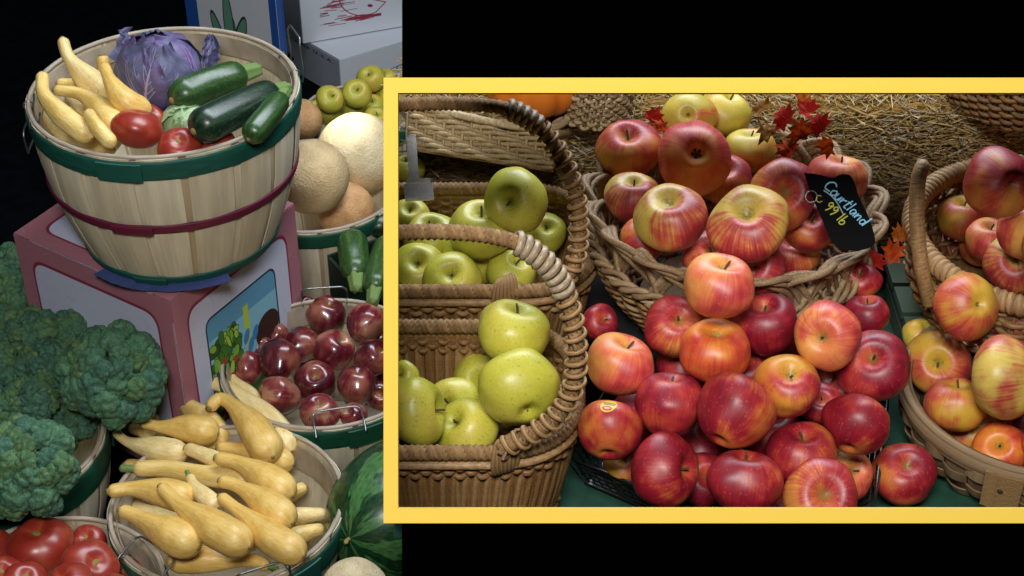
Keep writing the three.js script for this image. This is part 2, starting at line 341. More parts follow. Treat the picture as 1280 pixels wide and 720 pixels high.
const zucMap = [[[40, 72, 36], [70, 104, 50]], [[24, 44, 32], [52, 80, 52]], [[48, 80, 38], [84, 120, 60]]].map(([dk, lt], s) => tex(256, 256, (u, v) => {
  const a = u * 6.283, x = Math.cos(a), y = Math.sin(a);
  const st = sst(0.0, 0.6, Math.cos(a * 9 + N3(x * 2, y * 2, v * 4) * 1.5) * 0.5 + fbm(x * 5, y * 5, v * 14, 3)), sp = sst(0.28, 0.45, N3(x * 22, y * 22, v * 42 + s));
  let c = mix3(dk, lt, st * 0.6); c = mix3(c, mix3(lt, [170, 180, 120], 0.4), sp * 0.6); return c;
}));
const zucMats = zucMap.map((m) => phy({ map: m, roughness: 0.33, clearcoat: 0.25, clearcoatRoughness: 0.3 }));
function zucchini(pts, r, mi, label, group, stemAt0 = true) {
  const o = thing('zucchini', label, 'zucchini', pts[pts.length - 1].clone(), group), loc = pts.map((q) => q.clone().sub(o.position));
  const L = new THREE.CatmullRomCurve3(loc).getLength(), e = Math.min(0.4, r / L);
  mesh('skin', tube(loc, (t, a) => { let k = 1; if (t < e) k = Math.sqrt(Math.max(0, 1 - ((e - t) / e) ** 2)); if (t > 1 - e) k = Math.sqrt(Math.max(0, 1 - ((t - 1 + e) / e) ** 2)); return r * k * (1 + 0.02 * Math.cos(6 * a)) * (0.9 + 0.12 * t) + 1e-5; }, 40, 24), zucMats[mi], o);
  const d = loc[0].clone().sub(loc[1]).normalize();
  mesh('stem', tube([loc[0].clone().addScaledVector(d, -r * 0.3), loc[0].clone().addScaledVector(d, r * 0.3), loc[0].clone().addScaledVector(d, r * 1.1)], (t, a) => (t > 0.99 ? 0.001 : r * (0.52 - 0.16 * t) * (1 + 0.14 * Math.cos(5 * a))), 10, 20), stemGreen, o);
  const b = mesh('blossom_scar', new THREE.SphereGeometry(r * 0.22, 10, 6), stemTan, o); b.position.copy(loc[loc.length - 1]).addScaledVector(loc[loc.length - 2].clone().sub(loc[loc.length - 1]).normalize(), r * 0.1);
  return o;
}
// ---------------------------------------------------------------- setting
const groundTex = tex(256, 256, (u, v) => { const g = 128 + fbm(u * 40, v * 40, 2, 3) * 90; return [g, g, g]; }, true, 6, 6);
{ const g = new THREE.PlaneGeometry(9, 9); g.rotateX(-Math.PI / 2); const o = structure('ground', g, phy({ color: new THREE.Color().setRGB(0.006, 0.009, 0.014), map: groundTex, roughness: 1, specularIntensity: 0.1 })); o.position.set(0, 0, -2.5); }

// ---------------------------------------------------------------- tall basket on the pink box
const cTop = PY(205, 112, 0.72), LEFTG = 'vegetables in the tall basket';
bushel('bushel_basket', 'tall wooden basket with teal hoops and a magenta middle band, on the pink box', cTop, 0.432, 0.72, 0.160, 0.222, { n: 17, phase: 0.12, hoops: [[0.865, 0.985, teal], [0.475, 0.535, magenta], [0.0, 0.075, teal]], handles: [[2.0, 0.2], [-1.2, 2.9]], hw: 0.034, hh: 0.06, lap: -0.15, bulge: 0.016 });
const Z = (ox, oy, s) => (x, y) => [ox + x / s, oy + y / s];
{
  const z = Z(0, 0, 3);
  const S = (y0, list, rn, rb, lab, opt) => { const pts = list.map(([x, y, dy], i) => { const q = z(x, y); return PY(q[0], q[1], y0 + (dy ?? 0)); }); const d = depthY(...z(list[0][0], list[0][1]), y0); squash(pts, rn / 3 * d / F, rb / 3 * d / F, lab, 'yellow squash in the tall basket', opt); };
  const lab = 'crookneck yellow squash leaning on the left inside of the tall basket';
  S(0.665, [[230, 440], [320, 520], [430, 560]], 26, 44, lab); S(0.665, [[470, 470], [400, 540], [330, 540]], 26, 44, lab); S(0.66, [[150, 360], [200, 450], [280, 520]], 26, 42, lab);
  S(0.655, [[240, 330], [300, 400], [360, 470]], 22, 34, lab);
  S(0.66, [[200, 380], [270, 440], [350, 500]], 20, 34, lab);
  S(0.69, [[383, 205, 0.06], [400, 300, 0.02], [430, 380, -0.02]], 28, 40, lab);
  S(0.73, [[232, 142, 0.07], [258, 215, 0.05], [335, 305, 0.0], [435, 392, -0.05]], 25, 58, 'longest crookneck squash, standing highest against the rear of the tall basket');
  S(0.71, [[212, 312], [280, 318], [360, 350]], 24, 34, lab);
  S(0.73, [[200, 335], [290, 350], [380, 410], [445, 490]], 26, 52, lab);
  S(0.75, [[388, 242, 0.03], [420, 315, 0.02], [475, 385, 0], [560, 425, -0.03]], 25, 52, 'squash with its neck tip pointing up beside the red cabbage');
  S(0.75, [[158, 275, 0.01], [165, 355, 0], [235, 435, -0.01], [345, 520, -0.03]], 28, 44, 'squash with its bent neck hooked over the left rim of the tall basket');
  S(0.75, [[330, 420], [368, 482], [428, 550, -0.02]], 26, 32, 'smallest yellow squash, lying beside the largest tomato');
}
{
  const L = [
    { px: 207, py: 152, r: 21, d: depthY(207, 152, 0.70) }, { px: 186, py: 150, r: 22, d: depthY(186, 150, 0.71), ax: 0.6, ay: 0.5 }, { px: 250, py: 178, r: 18, d: depthY(250, 178, 0.69) },
    { px: 172, py: 161, r: 32, d: depthY(172, 161, 0.735), ax: 0.2, ay: 0.95, big: 1 }, { px: 224, py: 184, r: 27, d: depthY(224, 184, 0.715), ax: 0.1, ay: 0.4 }, { px: 268, py: 174, r: 24, d: depthY(268, 174, 0.70), ax: 0.3, ay: 0.8 }];
  settle(L, 2.655, 2.98);
  for (const a of L) tomato(a, a.big ? 'largest red tomato in the tall basket, beside the squash' : 'red tomato at the front rim of the tall basket', 'tomatoes in the tall basket');
}
{
  const Q = (px, py, y) => PY(px, py, y);
  zucchini([Q(306, 92, 0.73), Q(280, 100, 0.735), Q(245, 112, 0.735), Q(214, 126, 0.735)], 0.031, 0, 'lighter green zucchini lying against the red cabbage', 'zucchini in the tall basket');
  zucchini([Q(345, 116, 0.735), Q(315, 128, 0.745), Q(275, 147, 0.75), Q(241, 165, 0.75)], 0.031, 1, 'darkest and fattest zucchini in the tall basket', 'zucchini in the tall basket');
  zucchini([Q(352, 121, 0.75), Q(340, 138, 0.75), Q(326, 155, 0.745), Q(310, 175, 0.735)], 0.021, 0, 'slim zucchini with a pale green stem against the basket rim', 'zucchini in the tall basket');
}
// red cabbage: a head wrapped in veined leaves
function veinTex(bg, vein, blotch, seed) {
  return canvasTex(512, 512, (x, w, h) => {
    const r = rng(seed);
    x.fillStyle = bg; x.fillRect(0, 0, w, h);
    for (let i = 0; i < 500; i++) { x.fillStyle = blotch[Math.floor(r() * blotch.length)]; x.globalAlpha = 0.06 + r() * 0.09; x.beginPath(); x.ellipse(r() * w, r() * h, 6 + r() * 50, 6 + r() * 40, r() * 3, 0, 7); x.fill(); }
    x.globalAlpha = 1; x.strokeStyle = vein; x.lineCap = 'round';
    const br = (px, py, a, len, wd, depth) => {
      let X = px, Y = py; const n = 10;
      for (let i = 0; i < n; i++) {
        const nx = X + Math.cos(a) * len / n, ny = Y + Math.sin(a) * len / n; x.globalAlpha = Math.min(1, 0.6 + 0.5 * wd / 16); x.lineWidth = wd * (1 - i / n * 0.75); x.beginPath(); x.moveTo(X, Y); x.lineTo(nx, ny); x.stroke();
        X = nx; Y = ny; a += (r() - 0.5) * 0.14;
        if (depth < 3 && i > 0 && i % (depth ? 2 : 1) === 0) { const s = depth ? (r() < 0.5 ? 1 : -1) : 0; for (const q of s ? [s] : [1, -1]) br(X, Y, a + q * (0.55 + r() * 0.3), len * (depth ? 0.42 : 0.62 * (1.1 - i / n)), wd * (1 - i / n * 0.7) * 0.42, depth + 1); }
      }
    };
    br(w / 2, h * 1.0, -Math.PI / 2, h * 0.98, 24, 0);
  });
}
function cabbage(name, label, ctr, rad, tilt, mats, nLeaf, seed) {
  const o = thing(name, label, 'cabbage', ctr); o.quaternion.copy(tilt);
  const r = rng(seed);
  mesh('heart', new THREE.SphereGeometry(rad * 0.93, 32, 24), mats[0], o);
  for (let k = 0; k < nLeaf; k++) {
    const off = rad * (0.965 + 0.016 * k), sp = 1.2 - 0.03 * k, sd = r() * 50, top = k === nLeaf - 1 ? 1 : 0;
    const g = sheet((u, v) => {
      const q = (u - 0.5) * 2, e = Math.max(Math.abs(q), 0) ** 3;
      const lon = q * sp * (0.5 + 0.62 * Math.sin(Math.min(1, v * 1.05) * 2.2)), lat = -0.95 + v * 2.25;
      const fr = (e * 0.09 + sst(0.86, 1, v) * 0.1) * (0.6 + 0.9 * N3(q * 5 + sd, v * 7, 3)) + 0.02 * N3(q * 3 + sd, v * 3, 1);
      const rd = off + rad * (fr + 0.025 * Math.exp(-((q / 0.06) ** 2)) * (1 - v * 0.7) + 0.010 * Math.abs(Math.sin((v * 9 - Math.abs(q) * 5))) + top * 0.05 * sst(0.9, 1, v));
      return V(Math.sin(lon) * Math.cos(lat) * rd, Math.sin(lat) * rd, Math.cos(lon) * Math.cos(lat) * rd);
    }, 40, 40, 0.0012);
    const m = mesh('leaf', g, mats[k % mats.length], o); m.rotation.y = k === nLeaf - 1 ? 0 : (k * 2.2 + 1.2); m.rotation.z = k === nLeaf - 1 ? -0.25 : (r() - 0.5) * 0.7;
  }
  return o;
}
const cabMat = [['#57507a', '#b186bc', ['#443c66', '#7d80ac', '#6a4272', '#9c9cc0'], 3], ['#525878', '#a898c0', ['#484e74', '#8488ac', '#5e4a70'], 8]].map(([a, b, c, s]) => { const t = veinTex(a, b, c, s); return std({ map: t, bumpMap: t, bumpScale: 0.0016, roughness: 0.55 }); });
{
  const c = PY(200, 90, 0.745);
  const q = new THREE.Quaternion().setFromEuler(new THREE.Euler(0.22, -0.15, 0.1));
  const o = cabbage('red_cabbage', 'purple red cabbage with pale veins in the tall basket', c, 0.071, q, cabMat, 4, 5);
  for (const [px, py, y, w, l, ry, rx] of [[157, 62, 0.78, 0.035, 0.07, -0.6, -0.5], [252, 66, 0.76, 0.03, 0.055, 0.5, -0.4]]) {
    const g = sheet((u, v) => { const a = (u - 0.5) * 2; const ww = w * Math.sin(0.35 + v * 2.3) * 0.5; return V(a * ww, v * l, 0.018 * a * a - 0.02 * v * v * v + 0.010 * N3(a * 3 + px, v * 5, 2) * (0.3 + Math.abs(a) + v)); }, 20, 20, 0.0012);
    const m = mesh('loose_leaf', g, cabMat[1], o);
    const wp = PY(px, py, y).sub(c).applyQuaternion(q.clone().invert()); m.position.copy(wp).y -= l * 0.6; m.rotation.set(rx, ry, -ry * 0.6);
  }
  const gm = veinTex('#8fae7c', '#cfe0b8', ['#6f955c', '#a9c594', '#b9d0a4'], 21);
  cabbage('green_cabbage', 'pale green cabbage showing between tomatoes and zucchini', PY(232, 160, 0.685), 0.045, new THREE.Quaternion().setFromEuler(new THREE.Euler(0.6, 0.3, 0.2)), [std({ map: gm, bumpMap: gm, bumpScale: 0.001, roughness: 0.5 })], 3, 9);
}

// ---------------------------------------------------------------- boxes
const card = (c) => std({ color: c, roughness: 0.7 });
function faceMat(map) { return std({ map, roughness: 0.55 }); }
// a box standing on its base with flap lines and printed sheets; corner c, edges e1 (to the right) and e2 (to the left), heights y0..y1
function carton(name, label, c, e1, e2, y0, y1, body, prints = {}, group) {
  const o = thing(name, label, 'box', V(c.x, y0, c.z), group), h = y1 - y0;
  const a = V(e1.x - c.x, 0, e1.z - c.z), b = V(e2.x - c.x, 0, e2.z - c.z);
  const quad = (p, u, v, th, nm, m) => { const n = u.clone().cross(v).normalize(); const g = sheet((s, t) => p.clone().addScaledVector(u, s).addScaledVector(v, t), 1, 1, th); mesh(nm, g, m, o); return n; };
  const up = V(0, h, 0);
  quad(V(0, 0, 0), a, up, 0.004, 'front_panel', body); quad(b.clone(), b.clone().negate(), up, 0.004, 'side_panel', body);
  quad(a.clone().add(b), a.clone().negate(), up, 0.004, 'rear_panel', body); quad(a.clone(), b, up, 0.004, 'side_panel', body);
  const e = 0.001; const flap = (k0, k1) => quad(V(0, h, 0).addScaledVector(b, k0), a, b.clone().multiplyScalar(k1 - k0), 0.004, 'top_flap', body);
  flap(0.001, 0.497); flap(0.503, 0.999);
  const lay = (which, m) => {
    if (which === 'right') quad(a.clone().multiplyScalar(e).add(a.clone().cross(up).normalize().multiplyScalar(0.0015)), a.clone().multiplyScalar(1 - 2 * e), up, 0.001, 'printed_panel', m);
    if (which === 'left') quad(b.clone().add(b.clone().negate().cross(up).normalize().multiplyScalar(0.0015)), b.clone().negate(), up, 0.001, 'printed_panel', m);
    if (which === 'top') quad(V(0, h + 0.0018, 0), a, b, 0.001, 'printed_panel', m);
  };
  for (const k in prints) lay(k, prints[k]);
  return o;
}
const rrect = (x, a, b, w, h, r) => { x.beginPath(); x.moveTo(a + r, b); x.lineTo(a + w - r, b); x.quadraticCurveTo(a + w, b, a + w, b + r); x.lineTo(a + w, b + h - r); x.quadraticCurveTo(a + w, b + h, a + w - r, b + h); x.lineTo(a + r, b + h); x.quadraticCurveTo(a, b + h, a, b + h - r); x.lineTo(a, b + r); x.quadraticCurveTo(a, b, a + r, b); x.closePath(); };
function pinkPanel(art) {
  return canvasTex(512, 512, (x, w, h) => {
    x.fillStyle = '#ad727f'; x.fillRect(0, 0, w, h);
    x.fillStyle = '#8f2f4c'; rrect(x, 46, 46, w - 92, h - 92, 46); x.fill();
    x.fillStyle = '#c9cfe6'; rrect(x, 52, 54, w - 104, h - 108, 42); x.fill();
    if (art === 1) {
      x.save(); rrect(x, 108, 110, w - 216, h - 220, 30); x.fillStyle = '#1d2b33'; x.fill(); rrect(x, 113, 115, w - 226, h - 230, 26); x.clip();
      x.fillStyle = '#86c3d8'; x.fillRect(0, 0, w, h); x.fillStyle = '#5f9ec2'; x.fillRect(0, 110, w, 60);
      x.fillStyle = '#4f8a3a'; x.fillRect(0, 300, w, 300);
      x.fillStyle = '#b8cf4e'; x.fillRect(258, 150, 22, 120);
      const r = rng(4);
      for (let i = 0; i < 160; i++) { x.fillStyle = ['#7fb53f', '#3f7a2c', '#a3c94a', '#2e5a26'][Math.floor(r() * 4)]; x.beginPath(); x.ellipse(110 + r() * 120, 180 + r() * 240, 10 + r() * 14, 6 + r() * 9, r() * 3, 0, 7); x.fill(); x.strokeStyle = '#1c2a18'; x.lineWidth = 1.6; x.stroke(); }
      for (let i = 0; i < 9; i++) { x.fillStyle = '#b5342e'; x.beginPath(); x.arc(125 + r() * 100, 230 + r() * 170, 9, 0, 7); x.fill(); }
      x.fillStyle = '#3c241e'; x.beginPath(); x.ellipse(350, 255, 52, 42, -0.3, 0, 7); x.fill();
      x.fillStyle = '#3f86c4'; for (const q of [[262, 232], [276, 262], [298, 240]]) { x.beginPath(); x.ellipse(q[0], q[1], 11, 20, 0.5, 0, 7); x.fill(); }
      x.strokeStyle = '#2a1a16'; x.lineWidth = 7; x.beginPath(); x.moveTo(230, 340); x.quadraticCurveTo(270, 300, 300, 350); x.stroke();
      x.restore();
    } else if (art === 2) {
      const r = rng(9); x.globalAlpha = 0.9;
      for (let i = 0; i < 60; i++) { x.fillStyle = ['#4a61a8', '#2b3a3a', '#5b70b8', '#6d8a58'][Math.floor(r() * 4)]; x.beginPath(); x.ellipse(90 + r() * 330, 90 + r() * 330, 12 + r() * 26, 8 + r() * 16, r() * 3, 0, 7); x.fill(); }
      x.globalAlpha = 1;
    }
    const w0 = rng(40 + art); for (let i = 0; i < 700; i++) { x.globalAlpha = 0.05 + w0() * 0.12; x.strokeStyle = w0() < 0.5 ? '#e8e2e0' : '#4a3438'; x.lineWidth = 0.6 + w0() * 1.6; const a = w0() * w, b = w0() * h, l = w0() * w0() * 60; const an = w0() * 6.3; x.beginPath(); x.moveTo(a, b); x.lineTo(a + Math.cos(an) * l, b + Math.sin(an) * l); x.stroke(); } x.globalAlpha = 1;
  });
}
{
  const c = PY(212, 376, 0.43), e1 = PY(367, 254, 0.43), e2 = PY(17, 291, 0.43);
  carton('produce_box', 'pink bordered printed box under the tall basket', c, e1, e2, 0.0, 0.428, card(0x9c6672), { right: faceMat(pinkPanel(1)), left: faceMat(pinkPanel(0)), top: faceMat(pinkPanel(2)) });
  // blue produce paper squeezed under the basket
  const g = sheet((u, v) => { const a = -0.75 + u * 1.35, r = 0.155 + v * 0.04; return V(cTop.x + Math.sin(a) * r, 0.4335 + 0.004 * Math.abs(N3(u * 14, v * 2, 3)) + 0.002, cTop.z + Math.cos(a) * r); }, 40, 3, 0.0008);
  const o = mesh('tissue_paper', g, std({ color: 0x3c4a80, roughness: 0.8 }), scene); o.userData = { label: 'crumpled blue tissue paper under the tall basket', category: 'paper' };
}
{
  // white cartons behind
  const y1 = 0.11, c = PY(424, 76, y1), r1 = PY(560, 36, y1), l1 = PY(330, 22, y1);
  const white = card(0xc8cdd4);
  const left = canvasTex(512, 512, (x, w, h) => { x.fillStyle = '#9aa2ae'; x.fillRect(0, 0, w, h); x.fillStyle = '#1c2024'; x.font = 'bold 52px sans-serif'; x.fillText('PRODUCE OF U.S.A.', 2, 84); x.beginPath(); x.ellipse(110, 330, 90, 50, 0.2, 0, 7); x.fill(); x.fillStyle = '#20262c'; x.fillRect(60, 380, 110, 60); });  // left face filled in a shaded grey, darker than the right face
  const right = canvasTex(512, 512, (x, w, h) => { x.fillStyle = '#ccd2da'; x.fillRect(0, 0, w, h); x.strokeStyle = '#3a2a3a'; x.lineWidth = 7; x.beginPath(); x.moveTo(150, 330); x.quadraticCurveTo(300, 310, 420, 160); x.stroke(); x.fillStyle = '#2a2630'; x.font = 'italic 60px serif'; x.fillText('del', 250, 330); });
  const top = canvasTex(512, 512, (x, w, h) => { x.fillStyle = '#c4cad2'; x.fillRect(0, 0, w, h); x.strokeStyle = '#2c3038'; x.lineWidth = 7; x.beginPath(); x.moveTo(0, h - 4); x.lineTo(w * 0, h * 0.2); x.stroke(); x.fillStyle = '#3a3f48'; x.font = 'bold 34px sans-serif'; x.fillText('NET WT.', 290, 350); });
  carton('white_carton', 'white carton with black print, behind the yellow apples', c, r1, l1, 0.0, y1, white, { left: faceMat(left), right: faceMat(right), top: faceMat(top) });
  const y2 = 0.115, c2 = PY(379, 54, y2), r2 = PY(540, 26, y2), l2 = PY(335, 18, y2);
  const pear = canvasTex(512, 512, (x, w, h) => {
    x.fillStyle = '#d0d6de'; x.fillRect(0, 0, w, h); const r = rng(6); x.strokeStyle = '#8f2a3c'; x.fillStyle = '#8f2a3c';
    x.lineWidth = 4; x.beginPath(); x.moveTo(150, 330); x.bezierCurveTo(150, 390, 220, 450, 290, 420); x.lineTo(330, 380); x.lineTo(240, 340); x.bezierCurveTo(215, 320, 190, 300, 150, 330); x.stroke();
    x.beginPath(); x.ellipse(268, 385, 11, 7, 0.4, 0, 7); x.fill();
    for (let i = 0; i < 70; i++) { x.lineWidth = 1.5 + r() * 3; const a = 70 + r() * 160, b = 300 + r() * 150; if (a > 160 && b < 420) continue; x.beginPath(); x.moveTo(a, b); x.lineTo(a + 30 + r() * 40, b + 6 - r() * 14); x.stroke(); }
    x.fillRect(200, 428, 110, 14);
  });
  carton('white_carton', 'white carton with a dark red pear drawing, stacked on another carton', c2, r2, l2, y2, y2 + 0.3, white, { right: faceMat(pear), left: faceMat(canvasTex(64, 64, (x) => { x.fillStyle = '#7e8690'; x.fillRect(0, 0, 64, 64); })) });  // plain darker grey sheet paints the left side as shaded
  // blue box with a white panel
  const yb = 0.42, c3 = PY(352, 78, yb), r3 = PY(360, 75, yb), l3 = PY(236, 36, yb);
  const blue = canvasTex(512, 512, (x, w, h) => {
    x.fillStyle = '#1f4f9c'; x.fillRect(0, 0, w, h); x.fillStyle = '#2a6b46'; x.beginPath(); x.moveTo(w, h); x.lineTo(w - 210, h); x.lineTo(w, h - 190); x.fill();
    x.fillStyle = '#c4ccd6'; x.beginPath(); x.moveTo(70, 40); x.lineTo(w - 40, 40); x.lineTo(w - 40, h - 230); x.lineTo(w - 190, h - 90); x.lineTo(70, h - 90); x.fill();
    x.fillStyle = '#5f8f7c'; for (const q of [[230, 250, 30, 120, 0.3], [190, 190, 22, 70, -0.7], [285, 180, 22, 74, 0.8], [240, 150, 26, 60, 0]]) { x.beginPath(); x.ellipse(...q, 0, 7); x.fill(); x.strokeStyle = '#26352c'; x.lineWidth = 5; x.stroke(); }
  });
  carton('blue_box', 'blue box with a white panel behind the tall basket', c3, r3, l3, 0.0, yb + 0.24, card(0x1c4588), { left: faceMat(blue) });
}

// ---------------------------------------------------------------- red apples in the green hooped basket
{
  const yr = 0.215, c = PY(407, 452, yr);
  bushel('half_bushel_basket', 'wooden basket with a dark green hoop, full of dark red apples', c, 0.0, yr, 0.135, 0.186, { n: 18, phase: 0.2, hoops: [[0.80, 0.985, green], [0.0, 0.08, green]], handles: [[0.22, -1.25], [Math.PI + 0.1, -0.3]], hw: 0.043, hh: 0.04, lap: 0.45 });
  const z = Z(270, 350, 3.43);
  const raw = [[260, 240, 52, 'maroon'], [565, 160, 48, 'maroonpale'], [385, 108, 34, 'maroon'], [705, 250, 60, 'maroon'], [200, 300, 50, 'maroon'], [380, 340, 50, 'maroon'], [335, 150, 46, 'maroon', -0.05, 0.05, 1], [760, 420, 70, 'maroon'], [800, 300, 70, 'maroon'], [122, 235, 66, 'maroonpale', 0.0, -0.4, 1], [470, 158, 76, 'maroon', 0.3, 0.8], [640, 188, 74, 'maroonpale', -0.35, -0.75, 1],
    [365, 282, 70, 'maroon', -0.4, -0.6, 1], [670, 338, 74, 'maroon', 0.6, 0.5], [135, 378, 62, 'maroonpale', 0.1, -0.85, 1], [500, 308, 80, 'maroonpale', 0.6, 0.6], [270, 348, 78, 'maroon', 0, -0.8, 1], [705, 500, 56, 'maroon', 0, 0.3], [275, 497, 80, 'maroonpale', -0.9, 0.1], [600, 458, 76, 'maroon', 0.1, 0.9], [430, 442, 82, 'maroon', 0.05, 0.45], [595, 585, 52, 'maroonpale'], [445, 578, 76, 'maroonpale', 0, 0.7]];
  const L = raw.map(([x, y, r, v, ax, ay, cal]) => { const q = z(x, y); return { px: q[0], py: q[1], r: r / 3.43 * 1.1, v, ax, ay, cal, d: depthY(q[0], q[1], yr - 0.04), shape: 'delicious', name: 'red_apple' }; });
  settle(L, 2.86, 3.25);
  for (const a of L) apple(a, a.v === 'maroon' ? 'dark maroon apple in the green hooped basket' : 'maroon apple with pale streaks in the green hooped basket', a.v === 'maroon' ? 'dark maroon apples in the basket' : 'streaked maroon apples in the basket');
}

// ---------------------------------------------------------------- yellow squash basket
{
  const yr = 0.205, c = PY(284, 628, yr);
  bushel('half_bushel_basket', 'wooden basket with pale rim and teal hoop, heaped with yellow squash', c, 0.0, yr, 0.135, 0.188, { n: 18, phase: 0.3, hoops: [[0.72, 0.95, teal], [0.0, 0.08, teal]], handles: [[0.42, 0.35], [-0.62, -0.9]], hw: 0.044, hh: 0.045, lap: 0.8 });
  const z = Z(120, 450, 2.666);
  const S = (y0, list, rn, rb, opt = {}, lab = 'yellow crookneck squash heaped in the teal hooped basket') => { const pts = list.map(([x, y, dy]) => { const q = z(x, y); return PY(q[0], q[1], y0 + (dy ?? 0)); }); const d = depthY(...z(list[1][0], list[1][1]), y0); squash(pts, rn / 2.666 * d / F, rb / 2.666 * d / F, lab, 'yellow squash in the teal hooped basket', opt); };
  // lower layer
  S(0.15, [[90, 350], [200, 360], [330, 400]], 26, 40); S(0.15, [[440, 235], [520, 260], [600, 300]], 26, 40); S(0.15, [[700, 420], [660, 440], [560, 460]], 26, 48); S(0.14, [[770, 512], [720, 515], [640, 525]], 26, 32); S(0.14, [[762, 562], [720, 570], [630, 600]], 26, 34); S(0.14, [[560, 600], [450, 640], [300, 640]], 26, 50); S(0.15, [[100, 470], [200, 520], [330, 560]], 26, 46); S(0.14, [[380, 580], [330, 600], [250, 600]], 26, 46);
  S(0.15, [[195, 185], [190, 230], [240, 250]], 22, 30); S(0.16, [[110, 225], [150, 235], [200, 250]], 22, 30);
  S(0.17, [[436, 45], [470, 80], [540, 150]], 20, 34);
  S(0.19, [[312, 80], [400, 78], [490, 130], [590, 215], [655, 305]], 28, 46, {}, 'longest curved squash draped over the rear of the squash basket');
  S(0.185, [[268, 78], [295, 140], [360, 205], [428, 280]], 24, 54);
  S(0.19, [[400, 290], [500, 300], [580, 325], [658, 350]], 24, 44);
  S(0.225, [[372, 165], [415, 130], [500, 195], [590, 325]], 26, 60, {}, 'squash with a hooked neck lying over the longest squash');
  S(0.21, [[62, 238], [105, 272], [205, 298], [305, 315]], 18, 48, {}, 'squash with a pointed bent tip touching the broccoli');
  S(0.225, [[148, 208], [210, 222], [310, 228], [408, 245]], 22, 55);
  S(0.215, [[120, 362], [230, 362], [360, 385], [525, 405]], 32, 38, { stem: 1 }, 'long squash with a pale green cut stem');
  S(0.225, [[296, 292], [350, 312], [430, 345]], 26, 30);
  S(0.25, [[394, 325], [470, 342], [565, 395], [655, 455]], 27, 60);
  S(0.24, [[36, 440], [120, 430], [220, 440], [325, 470]], 28, 56);
  S(0.25, [[310, 385], [330, 420], [362, 455], [408, 492]], 20, 34, { stem: 1 }, 'small squash with a dark green stem, in the middle of the heap');
  S(0.27, [[408, 400], [475, 422], [565, 478], [655, 545]], 25, 60);
  S(0.265, [[76, 498], [130, 520], [225, 570], [342, 628]], 28, 66, {}, 'palest squash, fat, above the bent wire handle');
  S(0.28, [[212, 420], [270, 475], [385, 555], [512, 625]], 28, 66, {}, 'fat squash lying on top across the front of the heap');
  S(0.27, [[410, 452], [490, 515], [590, 595], [692, 655]], 26, 60);
  S(0.20, [[580, 690], [520, 668], [400, 665], [235, 668]], 26, 50, { stem: 1 }, 'lowest squash with a green stem beside the front rim');
}

// ---------------------------------------------------------------- melons
const meloMap = [[[232, 204, 152], [210, 180, 128]], [[234, 216, 174], [212, 194, 150]], [[226, 174, 118], [204, 150, 96]]].map(([a, b], s) => tex(512, 256, (u, v) => {
  const t = u * 6.283, sn = Math.sin(v * 3.1416), x = Math.cos(t) * sn, y = Math.sin(t) * sn, zz = Math.cos(v * 3.1416);
  const net = Math.abs(fbm(x * 9 + s, y * 9, zz * 9, 3)), n2 = Math.abs(N3(x * 24, y * 24, zz * 24 + s));
  let c = mix3(a, b, sst(-0.3, 0.3, fbm(x * 2, y * 2, zz * 2 + s, 3))); c = mix3(c, [224, 212, 184], sst(0.07, 0.0, net) * 0.4 + sst(0.08, 0, n2) * 0.25); return c;
}));
const meloBump = tex(512, 256, (u, v) => { const t = u * 6.283, sn = Math.sin(v * 3.1416), x = Math.cos(t) * sn, y = Math.sin(t) * sn, zz = Math.cos(v * 3.1416); const k = 255 * (sst(0.1, 0, Math.abs(fbm(x * 9, y * 9, zz * 9, 3))) * 0.6 + sst(0.1, 0, Math.abs(N3(x * 24, y * 24, zz * 24))) * 0.4); return [k, k, k]; }, false);
const meloMats = meloMap.map((m) => std({ map: m, bumpMap: meloBump, bumpScale: 0.0012, roughness: 0.7 }));
function melon(px, py, r, d, mi, label, group, sx = 1, rot = 0) {
  const o = thing('melon', label, 'melon', P(px, py, d), group), g = new THREE.SphereGeometry(1, 48, 32); const p = g.attributes.position;
  for (let i = 0; i < p.count; i++) { const k = 1 + 0.05 * N3(p.getX(i) * 1.3 + px, p.getY(i) * 1.3, p.getZ(i) * 1.3); p.setXYZ(i, p.getX(i) * k, p.getY(i) * k, p.getZ(i) * k); } g.computeVertexNormals();
  mesh('rind', g, meloMats[mi], o); const s = mesh('stem_scar', new THREE.SphereGeometry(0.1, 10, 6), stemTan, o); s.position.set(0, 0.97, 0); s.scale.y = 0.4;
  const k = r * d / F; o.scale.set(k * sx, k, k); o.rotation.set(2.6, rot, 0.4); return o;
}
{
  const yr = 0.26, c = PY(392, 231, yr);
  bushel('half_bushel_basket', 'wooden basket with a dark green hoop, holding pale melons', c, 0.04, yr, 0.135, 0.176, { n: 18, hoops: [[0.84, 0.985, green], [0.0, 0.08, green]], handles: [[1.5, 0.3]], hw: 0.03, hh: 0.045, lap: 1.2 });
  const q = thing('crate', 'low dark crate beneath the melon basket', 'crate', V(c.x, 0, c.z)); mesh('board', new THREE.BoxGeometry(0.3, 0.038, 0.3), std({ color: 0x14100c, roughness: 0.9 }), q).position.y = 0.019;
  for (const s of [-1, 1]) mesh('foot', new THREE.BoxGeometry(0.3, 0.036, 0.02), std({ color: 0x14100c, roughness: 0.9 }), q).position.set(0, 0.018, s * 0.162);
  melon(376, 151, 27, 3.62, 2, 'orange tinged melon half hidden behind the tall basket', 'melons');
  melon(447, 192, 52, 3.50, 1, 'palest melon with a bright patch of light on its top', 'melons', 1, 1);
  melon(390, 222, 47, 3.30, 0, 'tan netted melon beside the tall basket', 'melons', 1, 2);
  melon(432, 262, 36, 3.43, 2, 'tan melon lying low beneath the two larger melons', 'melons', 1, 2);
  spot.target.position.copy(P(438, 170, 3.47)); 
}
